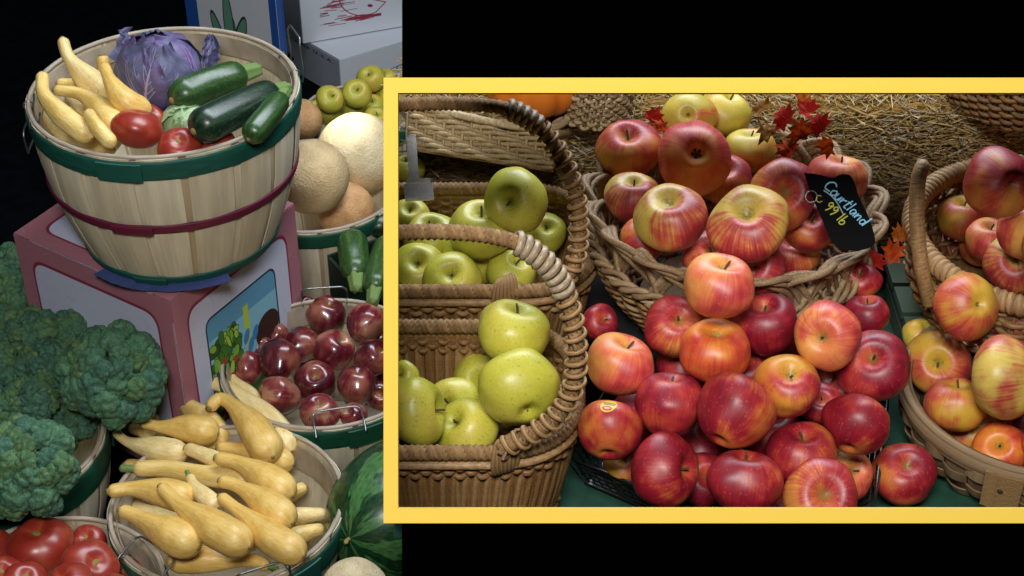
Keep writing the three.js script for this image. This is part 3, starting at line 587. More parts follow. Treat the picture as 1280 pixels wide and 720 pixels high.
{ // yellow apples in a basket in front of the white carton
  const yr = 0.20, c = PY(446, 140, yr);
  bushel('half_bushel_basket', 'wooden basket of yellow apples standing before the white carton', c, 0.0, yr, 0.09, 0.122, { n: 16, hoops: [[0.8, 0.98, teal], [0, 0.08, teal]] });
  const L = [[412, 124, 18], [446, 117, 19], [464, 99, 18], [412, 140, 18], [440, 138, 15], [466, 133, 16], [487, 122, 18], [482, 100, 15], [428, 150, 16], [470, 150, 18], [395, 138, 14], [460, 116, 14]].map(([px, py, r]) => ({ px, py, r, v: 'pale', d: depthY(px, py, yr + 0.02), name: 'yellow_apple', shape: 'round' }));
  L.reverse(); settle(L, 3.62, 3.95);
  for (const a of L) apple(a, 'dull yellow apple in the basket before the white carton', 'yellow apples before the carton');
}
{ // dark green tray of small zucchini
  const c = PY(488, 306, 0.25), o = thing('plastic_tray', 'dark green tray of zucchini beside the melon basket', 'tray', V(c.x, 0.118, c.z));
  const cr = thing('crate', 'low dark crate beneath the zucchini tray', 'crate', V(c.x, 0, c.z)); cr.rotation.y = 0.55; for (let i = 0; i < 3; i++) mesh('board', new THREE.BoxGeometry(0.20, 0.034, 0.14), std({ color: 0x14100c, roughness: 0.9 }), cr).position.y = 0.019 + i * 0.038; o.rotation.y = 0.55;
  const m = std({ color: 0x16301f, roughness: 0.5 }); const W = 0.21, D = 0.14, H = 0.10;
  for (const [sx, sz, w, d] of [[0, 1, W, 0.006], [0, -1, W, 0.006], [1, 0, 0.006, D], [-1, 0, 0.006, D]]) { const b = mesh('wall', new THREE.BoxGeometry(w, H, d - (sx ? 0.014 : 0)), m, o); b.position.set(sx * W / 2, H / 2 + 0.003, sz * D / 2); }
  mesh('bottom', new THREE.BoxGeometry(W - 0.02, 0.006, D - 0.02), m, o).position.y = 0.006;
  const G = 'zucchini in the dark green tray', q = (px, py, y) => PY(px, py, y);
  zucchini([q(445, 349, 0.230), q(444, 334, 0.235), q(442, 316, 0.245), q(440, 294, 0.250)], 0.031, 2, 'striped pale zucchini with its stem end facing out of the green tray', G);
  zucchini([q(458, 286, 0.230), q(475, 282, 0.230), q(500, 274, 0.230)], 0.028, 1, 'dark zucchini lying across the rear of the green tray', G);
  zucchini([q(468, 366, 0.230), q(472, 346, 0.235), q(480, 322, 0.240), q(488, 302, 0.240)], 0.029, 2, 'striped zucchini with a knobbly stem at the edge of the green tray', G);
  zucchini([q(490, 382, 0.220), q(494, 359, 0.225), q(500, 334, 0.230)], 0.027, 1, 'dark green zucchini at the far end of the green tray', G);
}
// ---------------------------------------------------------------- watermelon and low melon
{
  const map = tex(512, 256, (u, v) => { const a = u * 6.283, x = Math.cos(a), y = Math.sin(a); const st = Math.sin(a * 7 + fbm(x * 3, y * 3, v * 7, 3) * 5 + N3(x * 12, y * 12, v * 30) * 1.1); let c = mix3([24, 62, 32], [70, 116, 64], sst(0.0, 0.75, st)); const f = fbm(x * 14, y * 14, v * 40, 3); return [c[0] + f * 40, c[1] + f * 50, c[2] + f * 34]; });
  const d = 2.82, o = thing('watermelon', 'large striped green watermelon on the ground beside the squash basket', 'watermelon', P(512, 650, d)); o.position.y = Math.max(o.position.y, 0.125);
  const g = new THREE.SphereGeometry(1, 64, 40); mesh('rind', g, phy({ map, roughness: 0.35, clearcoat: 0.2, clearcoatRoughness: 0.3 }), o);
  const s = mesh('stem', rod([V(0, 0.98, 0), V(0.02, 1.06, 0), V(0.08, 1.12, 0)], 0.03, 6, 6), stemTan, o); s.castShadow = true;
  o.scale.set(0.125, 0.17, 0.125); o.rotation.set(1.15, 0.0, 0.55);
  melon(442, 741, 44, 2.55, 1, 'pale melon at the foot of the squash basket', 'melons');
}
// ---------------------------------------------------------------- broccoli
const brocBump = tex(512, 512, (() => { const r = rng(12), n = 40, pts = []; for (let i = 0; i < n * n; i++) pts.push([r(), r()]); return (u, v) => { const X = u * n, Y = v * n, ix = Math.floor(X), iy = Math.floor(Y); let m = 9; for (let a = -1; a <= 1; a++) for (let b = -1; b <= 1; b++) { const cx = (ix + a + n) % n, cy = (iy + b + n) % n, p = pts[cy * n + cx]; const d = Math.hypot(ix + a + p[0] - X, iy + b + p[1] - Y); if (d < m) m = d; } const k = 255 * Math.max(0, 1 - m * 1.1); return [k, k, k]; }; })(), false, 2, 1.2);
const brocMap = [[[66, 108, 82], [94, 136, 96]], [[70, 110, 76], [116, 140, 80]], [[58, 98, 80], [84, 128, 98]]].map(([a, b], s) => tex(256, 256, (u, v) => { const t = u * 6.283, x = Math.cos(t), y = Math.sin(t); const g = fbm(x * 2 + s, y * 2, v * 4, 3), f = N3(x * 26, y * 26, v * 60) * 34 + N3(x * 11, y * 11, v * 24) * 16; const c = mix3(a, b, sst(-0.25, 0.45, g)); return [c[0] + f, c[1] + f * 1.2, c[2] + f]; }));
const brocMats = brocMap.map((m) => std({ map: m, bumpMap: brocBump, bumpScale: 0.0009, roughness: 0.85 }));
const brocStalk = std({ color: 0x7f9a5e, roughness: 0.7 });
const floretGeos = [1, 2, 3, 4].map((s) => {
  const nu = 46, nv = 30; const r = rng(s * 31), c = []; for (let i = 0; i < 42; i++) { const y = 1 - (i + 0.5) / 42 * 1.75, a = i * 2.39996 + r() * 0.7; const q = Math.sqrt(Math.max(0, 1 - y * y)); c.push(V(Math.cos(a) * q, y, Math.sin(a) * q)); }
  const g = grid((u, v) => { const a = u * 6.28319, t = v * Math.PI; const d = V(Math.sin(t) * Math.cos(a), Math.cos(t), Math.sin(t) * Math.sin(a)); let m = 9; for (const k of c) m = Math.min(m, d.distanceTo(k)); const rad = 0.86 + 0.2 * Math.sqrt(Math.max(0, 1 - (m / 0.3) ** 2)) + 0.1 * N3(d.x * 1.4 + s * 3, d.y * 1.4, d.z * 1.4) + 0.03 * N3(d.x * 16, d.y * 16, d.z * 16); return d.multiplyScalar(rad); }, nu, nv);
  return weld(g, nu, nv);
});
function broccoli(px, py, r, y, label, seed, ax = 0, ay = 0.35) {
  const p = PY(px, py, y), d = depthY(px, py, y), rad = r * 1.06 * d / F, rd = rng(seed);
  const o = thing('broccoli', label, 'broccoli', p, 'broccoli heads heaped in their basket');
  o.quaternion.setFromUnitVectors(V(0, 1, 0), camDir(ax, ay, 0.75).normalize());
  const n = Math.max(13, Math.round(r * 0.52));
  const add = (dir, k, off) => { const f = mesh('floret', floretGeos[Math.floor(rd() * 4)], brocMats[Math.floor(rd() * 3)], o); f.position.copy(dir).multiplyScalar(off); f.quaternion.setFromUnitVectors(V(0, 1, 0), dir.clone().normalize()); f.rotateY(rd() * 6); f.scale.set(k, k * 0.92, k); };
  for (let i = 0; i < n; i++) { const yy = 1 - (i + 0.4) / n * 1.05, a = i * 2.39996 + rd() * 0.5, q = Math.sqrt(Math.max(0, 1 - yy * yy)); const dir = V(Math.cos(a) * q, yy * 0.8, Math.sin(a) * q); const k = rad * (0.22 + rd() * 0.13) * (r < 45 ? 1.15 : 1); add(dir, k, rad - k * (0.45 + rd() * 0.5)); }
  add(V(0, 1, 0), rad * 0.5, 0.001);
  mesh('stalk', tube([V(0, 0.1 * rad, 0), V(0, -0.5 * rad, 0), V(0.05 * rad, -1.15 * rad, 0)], (t, a) => rad * (0.34 - 0.1 * t) * (1 + 0.1 * Math.cos(a * 5)) * (t > 0.99 ? 0.02 : 1), 10, 18), brocStalk, o);
}
{
  const yr = 0.22, c = PY(0, 548, yr);
  bushel('half_bushel_basket', 'wooden basket with a dark green hoop, overflowing with broccoli', c, 0.0, yr, 0.13, 0.172, { n: 18, phase: 0.1, hoops: [[0.72, 0.97, green], [0, 0.08, green]], lap: 2 });
  const small = 'smaller blue green broccoli head in the heap behind the two largest heads';
  let s = 1; const B = (...a) => broccoli(...a.slice(0, 4), a[4] ?? small, 100 + s++, a[5] ?? 0, a[6] ?? 0.35);
  B(70, 352, 34, 0.20); B(108, 345, 30, 0.20); B(20, 338, 34, 0.25); B(8, 372, 36, 0.27); B(70, 385, 30, 0.22); B(168, 420, 36, 0.24, undefined, 0.3); B(110, 392, 33, 0.26); B(10, 420, 36, 0.27); B(40, 425, 40, 0.28); B(82, 425, 34, 0.27); B(62, 462, 38, 0.29); B(-4, 466, 34, 0.29);
  B(95, 366, 34, 0.25); B(140, 388, 34, 0.26, undefined, 0.2); B(60, 335, 30, 0.22); B(150, 372, 28, 0.23); B(178, 455, 30, 0.24, undefined, 0.4); B(88, 535, 30, 0.22); B(115, 510, 30, 0.22); B(36, 508, 36, 0.27); B(-5, 515, 30, 0.27);
  B(142, 470, 62, 0.31, 'broad blue green broccoli head hanging over the rim towards the squash', 0.2, 0.25);
  B(36, 588, 62, 0.30, 'large broccoli head with a yellowish cut stalk, above the tomato basket', 0.0, 0.3);
}
// ---------------------------------------------------------------- tomato basket
{
  const yr = 0.19, c = PY(62, 748, yr);
  bushel('half_bushel_basket', 'wooden basket with a teal hoop, filled with red tomatoes', c, 0.0, yr, 0.13, 0.175, { n: 18, hoops: [[0.72, 0.96, teal], [0, 0.08, teal]], handles: [[1.2, -1.2]], lap: 1.0 });
  const L = [[110, 678, 22, 0, .6], [165, 715, 22], [-12, 690, 30], [50, 684, 38, 0.0, 0.8], [148, 718, 22, 0.6, 0.4], [2, 722, 26], [112, 712, 36, 0.5, 0.5], [30, 728, 26], [85, 735, 30, -0.3, 0.7], [140, 745, 28]].map(([px, py, r, ax, ay]) => ({ px, py, r, ax, ay, d: depthY(px, py, yr + 0.01) })).map((a) => ({ ...a, r: a.r * 1.08 }));
  settle(L, 2.25, 2.75);
  for (const a of L) tomato(a, a.r > 40 ? 'upright tomato with a greenish stem scar, highest in the tomato basket' : 'red tomato in the teal hooped tomato basket', 'tomatoes in the tomato basket');
}

// ================================================================ right: the apple display in an added black case
// added case in place of the black collage ground; yellow bars replace its border
const DF = 1.36, mF = DF / F;
{
  const o = thing('added_case', 'added black case with yellow bars in place of the collage ground and border', 'display case', P(640, 360, DF)); o.quaternion.copy(camQ);
  const yellow = std({ color: new THREE.Color().setRGB(0.80, 0.545, 0.068), roughness: 0.8 });
  const bar = (x0, y0, x1, y1, z0, th, m, nm) => { const w = (x1 - x0) * mF, h = (y1 - y0) * mF; const b = mesh(nm, new THREE.BoxGeometry(w, h, th), m, o); b.position.set(((x0 + x1) / 2 - 640) * mF, -((y0 + y1) / 2 - 360) * mF, z0); };
  bar(480, 98, 1402, 117, 0, 0.010, yellow, 'frame_bar'); bar(480, 635, 1402, 653, 0, 0.010, yellow, 'frame_bar');
  bar(480, 117, 498, 635, 0, 0.010, yellow, 'frame_bar'); bar(1384, 117, 1402, 635, 0, 0.010, yellow, 'frame_bar');
  bar(502, -70, 1480, 112, -0.0115, 0.012, blackMatte, 'front_panel'); bar(502, 640, 1480, 830, -0.0115, 0.012, blackMatte, 'front_panel'); bar(1390, 112, 1480, 640, -0.0115, 0.012, blackMatte, 'front_panel');
  // the side panel, from the frame back to the hay
  const q = (px, py, d) => P(px, py, d).sub(o.position).applyQuaternion(camQ.clone().invert());
  const side = sheet((u, v) => q(485, lerp(646, 104, v), lerp(2.30, DF + 0.006, u)), 1, 1, 0.006);
  mesh('side_panel', side, blackMatte, o);
  const rs = sheet((u, v) => q(1440, lerp(646, 104, v), lerp(DF + 0.02, 2.30, u)), 1, 1, 0.006); mesh('side_panel', rs, blackMatte, o);
}
const TY = 0.85;                                               // table top
{
  const o = thing('table', 'table under a dark green cloth carrying the apple display', 'table', V(0.2, 0, -1.75));
  const x0 = -0.104, x1 = 0.68, z0 = -1.245, z1 = -2.02;
  const clothTex = tex(256, 256, (u, v) => { const g = 200 + Math.sin(u * 800) * 12 + Math.sin(v * 800) * 12 + fbm(u * 8, v * 8, 1, 3) * 60; return [g, g, g]; }, true, 4, 4);
  const cm = std({ color: new THREE.Color().setRGB(0.008, 0.085, 0.045), map: clothTex, roughness: 0.85 });
  const ct = mesh('tablecloth', sheet((u, v) => V(lerp(-0.125 - 0.042 * v, x1, u) - 0.2, TY + 0.0012 * N3(u * 6, v * 6, 4), lerp(z0, z1, v) + 1.75), 30, 30, 0.004), cm, o);
  const tb = mesh('table_top', new THREE.BoxGeometry(x1 - x0 - 0.04, 0.025, z0 - z1 - 0.04), std({ color: 0x2a1d12, roughness: 0.8 }), o); tb.position.set((x0 + x1) / 2 - 0.2 + 0.01, TY - 0.02, (z0 + z1) / 2 + 1.75);
  for (const x of [0.05, 0.62]) for (const z of [-1.35, -1.95]) { const l = mesh('leg', new THREE.CylinderGeometry(0.018, 0.014, TY - 0.033, 12), std({ color: 0x2a1d12, roughness: 0.8 }), o); l.position.set(x - 0.2, (TY - 0.033) / 2, z + 1.75); }
}

// ---------------------------------------------------------------- wicker
const caneTex = tex(128, 256, (u, v) => { const g = fbm(u * 5, v * 14, 3, 4) * 80 + N3(u * 24, v * 4, 5) * 20; return [196 + g, 178 + g, 150 + g * 0.8]; }, true, 1, 6);
const cane = [[0.56, 0.37, 0.18], [0.47, 0.30, 0.14], [0.62, 0.45, 0.26], [0.40, 0.25, 0.12]].map((c) => std({ color: new THREE.Color().setRGB(...c), map: caneTex, bumpMap: caneTex, bumpScale: 0.0008, roughness: 0.55 }));
const caneGrey = [[0.52, 0.42, 0.31], [0.44, 0.35, 0.255], [0.58, 0.48, 0.37]].map((c) => std({ color: new THREE.Color().setRGB(...c), map: caneTex, bumpMap: caneTex, bumpScale: 0.0008, roughness: 0.6 }));
const canePale = [[0.78, 0.70, 0.52], [0.70, 0.61, 0.43], [0.83, 0.77, 0.62]].map((c) => std({ color: new THREE.Color().setRGB(...c), map: caneTex, bumpMap: caneTex, bumpScale: 0.0006, roughness: 0.6 }));
const caneWhite = std({ color: new THREE.Color().setRGB(0.68, 0.64, 0.60), map: caneTex, bumpMap: caneTex, bumpScale: 0.0004, roughness: 0.45 });
const ropeMats = [[0.47, 0.33, 0.18], [0.40, 0.265, 0.135], [0.53, 0.38, 0.22]].map((c) => std({ color: new THREE.Color().setRGB(...c), map: caneTex, roughness: 0.8 }));
const pick = (a) => a[Math.floor(R() * a.length)];
// twisted rope of three strands along a curve
function rope(o, c, rad, pitch, mats = ropeMats, t0 = 0, t1 = 1) { // strands become sub-parts of the given rim or handle
  const L = c.getLength() * (t1 - t0); for (let k = 0; k < 3; k++) mesh('rope_strand', helix(c, rad * 0.5, rad * 0.56, L / pitch, k * 2.094, 9, 6, t0, t1), mats[k % mats.length], o); }
// wall of a woven basket: path(s) -> [x, z, nx, nz] of the rim, centre c; the wall narrows to k of the rim at its foot
function wallPoint(path, c, k, s, v, off = 0, bulge = 0) { const [x, z, nx, nz] = path(s); const w = lerp(k, 1, v) + bulge * Math.sin(v * 3.14); return [c.x + (x - c.x) * w + nx * off, c.z + (z - c.z) * w + nz * off]; }
function wovenWall(o, path, c, y0, y1, k, nS, rows, rs, rw, mats, opt = {}) {
  const org = o.position;
  for (let i = 0; i <= nS - (opt.closed ? 1 : 0); i++) {
    const s = i / nS, pts = [0, 0.35, 0.7, 1].map((v) => { const [x, z] = wallPoint(path, c, k, s + (opt.lean ?? 0) * v, v, 0, opt.bulge ?? 0); return V(x - org.x, lerp(y0, y1, v) - org.y, z - org.z); });
    mesh('stake', rod(pts, rs, 8, 6), pick(mats), o);
  }
  for (let j = 0; j < rows; j++) {
    const v = (j + 0.5) / rows, n = nS * 4, amp = rs + rw * 0.75, pts = [];
    for (let i = 0; i <= n; i++) { const s = i / n; const off = amp * Math.cos(s * nS * Math.PI + (j % 2) * Math.PI) * (opt.flat ?? 1); const [x, z] = wallPoint(path, c, k, s + (opt.lean ?? 0) * v, v, off, opt.bulge ?? 0); pts.push(V(x - org.x, lerp(y0, y1, v) - org.y + (opt.wob ?? 0) * N3(s * 9, j * 3.3, 1), z - org.z)); }
    mesh('weaver', polyTube(pts, rw, (opt.tall ?? 1) * rw, 6), pick(mats), o);
  }
}
function polyTube(pts, r, ry, m) {
  const n = pts.length - 1, T = pts.map((q, i) => pts[Math.min(n, i + 1)].clone().sub(pts[Math.max(0, i - 1)]).normalize()), up = V(0, 1, 0);
  const g = grid((u, v) => { const i = Math.round(v * n), a = u * 6.28319, b = T[i].clone().cross(up).normalize(), w = b.clone().cross(T[i]).normalize(); const e = i === 0 || i === n ? 0.1 : 1; return pts[i].clone().addScaledVector(b, Math.cos(a) * r * e).addScaledVector(w, -Math.sin(a) * ry * e); }, m, n);
  return weld(g, m, n);
}
// open path: front edge, rounded right end, rear edge
function endPath(xL0, xL1, xR, zF, zB, round) {
  const cz = (zF + zB) / 2, hz = Math.abs(zF - zB) / 2, xs = xR - round, pts = [];
  for (let i = 0; i <= 10; i++) pts.push([lerp(xL0, xs, i / 10), zF]);
  for (let i = 1; i < 20; i++) { const a = -Math.PI / 2 + i / 20 * Math.PI, e = 0.78; const ca = Math.cos(a), sa = Math.sin(a); pts.push([xs + round * Math.pow(Math.abs(ca), e), cz - Math.sign(zB - zF) * -1 * Math.sign(sa) * hz * Math.pow(Math.abs(sa), e)]); }
  for (let i = 0; i <= 10; i++) pts.push([lerp(xs, xL1, i / 10), zB]);
  const c = new THREE.CatmullRomCurve3(pts.map(([x, z]) => V(x, 0, z)));
  return (s) => { const t = Math.min(0.9999, Math.max(0, s)), p = c.getPointAt(t), g = c.getTangentAt(t); const n = V(-g.z, 0, g.x).normalize(); return [p.x, p.z, n.x * -1 * -1, n.z]; };
}
function rimCurve(path, c, y, org, off = 0, n = 80, k = 1) { const pts = []; for (let i = 0; i <= n; i++) { const [x, z] = wallPoint(path, c, k, i / n, 1, off); pts.push(V(x - org.x, y - org.y, z - org.z)); } return new THREE.CatmullRomCurve3(pts); }

function handledBasket(label, yr, rowF, rowB, pxR, handle, seed) {
  const zF = PY(560, rowF, yr).z, zB = PY(560, rowB, yr).z, xR = PY(pxR, (rowF + rowB) / 2, yr).x;
  const lim = (z) => { const q = V(0, yr, z).sub(camera.position); const d = -V(0, yr, z).applyMatrix4(camera.matrixWorldInverse).z; return (488 - 640) / F * d; };
  const path = endPath(lim(zF), lim(zB), xR, zF, zB, 0.095);
  const c = { x: (lim(zF) + xR) / 2 - 0.03, z: (zF + zB) / 2 };
  const o = thing('handled_basket', label, 'basket', V(c.x, TY + 0.004, c.z), 'handled wicker baskets of yellow apples');
  const base = TY + 0.006, kk = 0.80;
  const lp = (s) => path(s);
  wovenWall(o, lp, c, base, yr - 0.012, kk, 46, 0, 0.0036, 0.003, cane, { bulge: 0.03, lean: 0.012 });
  wovenWall(o, lp, c, base, yr - 0.012, kk, 46, 0, 0.0032, 0.003, cane, { bulge: 0.02, lean: -0.008 });
  // two bands of weavers at the foot and under the rim
  for (const [va, vb, m] of [[0.02, 0.16, 4], [0.84, 0.97, 3]]) for (let j = 0; j < m; j++) {
    const v = lerp(va, vb, (j + 0.5) / m), pts = []; for (let i = 0; i <= 180; i++) { const s = i / 180; const [x, z] = wallPoint(lp, c, kk, s, v, 0.0045 * Math.cos(s * 46 * Math.PI + j * Math.PI), 0.03 * (1)); pts.push(V(x - o.position.x, lerp(base, yr - 0.012, v) - o.position.y, z - o.position.z)); }
    mesh('weaver', polyTube(pts, 0.003, 0.0035, 6), pick(cane), o);
  }
  const liner = sheet((u, v) => { const [x, z] = wallPoint(lp, c, kk, 1 - u, v, -0.0005, 0.025); return V(x - o.position.x, lerp(base, yr - 0.012, v) - o.position.y, z - o.position.z); }, 60, 4, 0.002);
  mesh('inner_wall', liner, cane[3], o);
  const rim = new THREE.Group(); rim.name = 'rim'; o.add(rim); rope(rim, rimCurve(lp, c, yr, o.position), 0.0095, 0.019);
  for (let k = 0; k < 7; k++) { const p = PY(622 + k * 3.2, rowF + 2 - k * 1.2, yr).sub(o.position); const t = mesh('tie', new THREE.TorusGeometry(0.0125, 0.0024, 6, 18), cane[2], rim); t.position.copy(p); t.position.y -= 0.004; t.scale.y = 1.5; t.rotation.y = Math.PI / 2 + 0.12 * (k - 3); }
  mesh('rim_cane', tube(rimCurve(lp, c, yr - 0.013, o.position, 0.004), () => 0.0048, 120, 8), cane[2], rim);
  // handle
  const hc = new THREE.CatmullRomCurve3(handle.map(([x, y, d]) => P(x, y, d).sub(o.position)));
  const hd = new THREE.Group(); hd.name = 'handle'; o.add(hd); rope(hd, hc, 0.0088, 0.018);
  const [wa, wb] = seed === 1 ? [0.30, 0.48] : [0.35, 0.46], L = hc.getLength();
  mesh('white_wrapping', helix(hc, 0.0098, 0.0038, L * (wb - wa) / 0.0078, 0, 12, 6, wa, wb), caneWhite, hd);
  mesh('cane_wrapping', helix(hc, 0.0102, 0.0026, L * (1 - wb) / 0.0125, 0, 14, 6, wb, 1), cane[2], hd);
  mesh('cane_wrapping', helix(hc, 0.0116, 0.0023, -L * (1 - wb) / 0.019, 1, 14, 6, wb, 1), caneGrey[1], hd);
  return o;
}
const yb1 = 1.0;
handledBasket('wicker basket with wrapped handle, in front of its twin', yb1, 566, 408, 722, [[486, 291, 1.50], [560, 290, 1.50], [618, 296, 1.50], [655, 308, 1.505], [690, 338, 1.51], [712, 385, 1.525], [720, 435, 1.54], [716, 485, 1.56], [696, 520, 1.575], [660, 545, 1.59], [625, 562, 1.60]], 1);
handledBasket('wicker basket with wrapped handle, behind its twin and beside the pale tray', yb1, 364, 236, 742, [[486, 131, 1.72], [580, 130, 1.72], [640, 138, 1.72], [675, 160, 1.725], [704, 200, 1.735], [720, 245, 1.75], [724, 290, 1.765], [718, 330, 1.78], [700, 362, 1.785]], 2);
{
  const L1 = [[506, 470, 19], [600, 478, 36, 0.2, 0.3], [566, 508, 37, -0.3, 0.3], [583, 538, 42, -0.5, 0.5], [642, 415, 47, 0.2, 0.9], [521, 515, 46, 0.97, 0.1], [650, 486, 54, 0.25, -0.65, 1]].map(([px, py, r, ax, ay, cal]) => ({ px, py, r, ax, ay, cal, v: 'gold', d: 1.68, name: 'yellow_apple', shape: r > 50 || px === 521 ? 'flat' : 'round' }));
  settle(L1, 1.655, 1.9);
  L1.forEach((a) => apple(a, a.r > 50 ? 'largest yellow green apple, resting on the rim of the front handled basket' : a.r > 46.5 ? 'yellow green apple leaning on the rear wall of the front handled basket' : 'yellow green apple lying low in the front handled basket', 'yellow green apples in the front handled basket'));
  const L2 = [[509, 212, 22], [513, 272, 26], [682, 292, 26], [540, 300, 38, 0, 0.7], [590, 322, 40], [640, 342, 32], [602, 288, 42, 0, 0.8], [524, 338, 36], [566, 350, 36], [646, 252, 42, -0.35, -0.05, 0]].map(([px, py, r, ax, ay, cal]) => ({ px, py, r, ax, ay, cal, v: 'gold', d: px === 646 ? 1.90 : depthY(px, py, 0.965), name: 'yellow_apple' }));
  settle(L2, 1.875, 1.99);
  L2.forEach((a) => apple(a, a.px === 646 ? 'topmost yellow green apple with its stem hollow showing, in the rear handled basket' : 'yellow green apple in the rear handled basket', 'yellow green apples in the rear handled basket'));
}
// pale woven tray behind the handled baskets
{
  const a = P(508, 186, 2.02), b = P(692, 214, 2.02), o = thing('woven_tray', 'pale woven willow tray behind the handled baskets', 'tray', a.clone());
  const u = b.clone().sub(a), up = camDir(0.02, 1, -0.15).normalize().multiplyScalar(0.056), bk = camDir(0.25, 0.55, -0.85).normalize().multiplyScalar(0.16);
  const fp = (s, v, off) => { const q = u.clone().multiplyScalar(s).addScaledVector(up, v); const n = u.clone().cross(up).normalize(); return q.addScaledVector(n, off); };
  const panel = (p0, du, dv, nS, rows) => {
    const n = du.clone().cross(dv).normalize();
    for (let i = 0; i <= nS; i++) mesh('stake', rod([p0.clone().addScaledVector(du, i / nS), p0.clone().addScaledVector(du, i / nS).addScaledVector(dv, 1.02)], 0.0022, 3, 6), pick(canePale), o);
    for (let j = 0; j < rows; j++) { const pts = []; const N = nS * 5; for (let i = 0; i <= N; i++) { const s = i / N; pts.push(p0.clone().addScaledVector(du, s).addScaledVector(dv, (j + 0.5) / rows).addScaledVector(n, 0.0045 * Math.cos(s * nS * Math.PI / 2 + j * Math.PI / 2.0))); } mesh('weaver', polyTube(pts, 0.0028, 0.0031, 6), pick(canePale), o); }
  };
  panel(V(0, 0, 0), u, up, 16, 10); panel(u.clone(), bk, up, 12, 10);
  mesh('bottom', sheet((s, t) => u.clone().multiplyScalar(s).addScaledVector(bk, t).addScaledVector(up, 0.04), 1, 1, 0.004), canePale[1], o);
  mesh('rim', rod([up.clone(), up.clone().addScaledVector(u, 1), up.clone().add(u).add(bk)].map((q) => q), 0.005, 30, 8), canePale[2], o);
}
// second pale basket and the pumpkin
{
  const c = PY(745, 118, 1.07), o = thing('willow_basket', 'pale willow basket with slanting weave, behind the rear handled basket', 'basket', V(c.x, 1.04, c.z));
  const path = (s) => { const a = s * 6.28319; return [c.x + Math.sin(a) * 0.05, c.z + Math.cos(a) * 0.05, Math.sin(a), Math.cos(a)]; };
  wovenWall(o, path, c, 1.04, 1.13, 0.8, 30, 13, 0.0018, 0.0026, canePale.concat(caneGrey), { closed: 1, lean: 0.06 });
}
{
  const c = P(668, 98, 2.05), o = thing('pumpkin', 'orange pumpkin peeking over the pale woven tray', 'pumpkin', c);
  const g = weld(grid((u, v) => { const a = u * 6.28319, t = v * Math.PI, k = 1 - 0.07 * Math.abs(Math.cos(a * 6)) ** 4; const x = Math.sin(t) * k; return V(Math.cos(a) * x, (Math.cos(t) * 0.72 - (Math.cos(t) > 0 ? 0.2 : -0.1) * Math.exp(-((Math.sin(t) / 0.3) ** 2))) * 1, Math.sin(a) * x); }, 72, 30), 72, 30);
  mesh('rind', g, phy({ color: new THREE.Color().setRGB(0.72, 0.19, 0.02), roughness: 0.4 }), o); mesh('stem', rod([V(0, 0.4, 0), V(0.02, 0.7, 0), V(0.15, 0.9, 0)], 0.1, 8, 8), stemTan, o); o.scale.setScalar(0.065);
}
// clear plastic price clip on the rim of the rear basket
{
  const o = thing('price_clip', 'clear plastic price clip on the rear handled basket', 'clip', P(524, 240, 1.80)); o.quaternion.copy(camQ); o.rotateZ(0.06);
  const pl = phy({ color: 0xa8aeb2, roughness: 0.25, transmission: 0.8, thickness: 0, clearcoat: 0.4 });
  const k = 1.80 / F; const b = (x, y, w, h, d, nm, z = 0) => { const q = mesh(nm, new THREE.BoxGeometry(w * k, h * k, d), pl, o); q.position.set(x * k, y * k, z); };
  b(0, 0, 36, 22, 0.006, 'clip_body'); b(0, 14, 30, 5, 0.012, 'clip_jaw'); b(-6, 45, 12, 56, 0.003, 'arm', -0.004); b(-2, 20, 6, 10, 0.016, 'hinge');
}
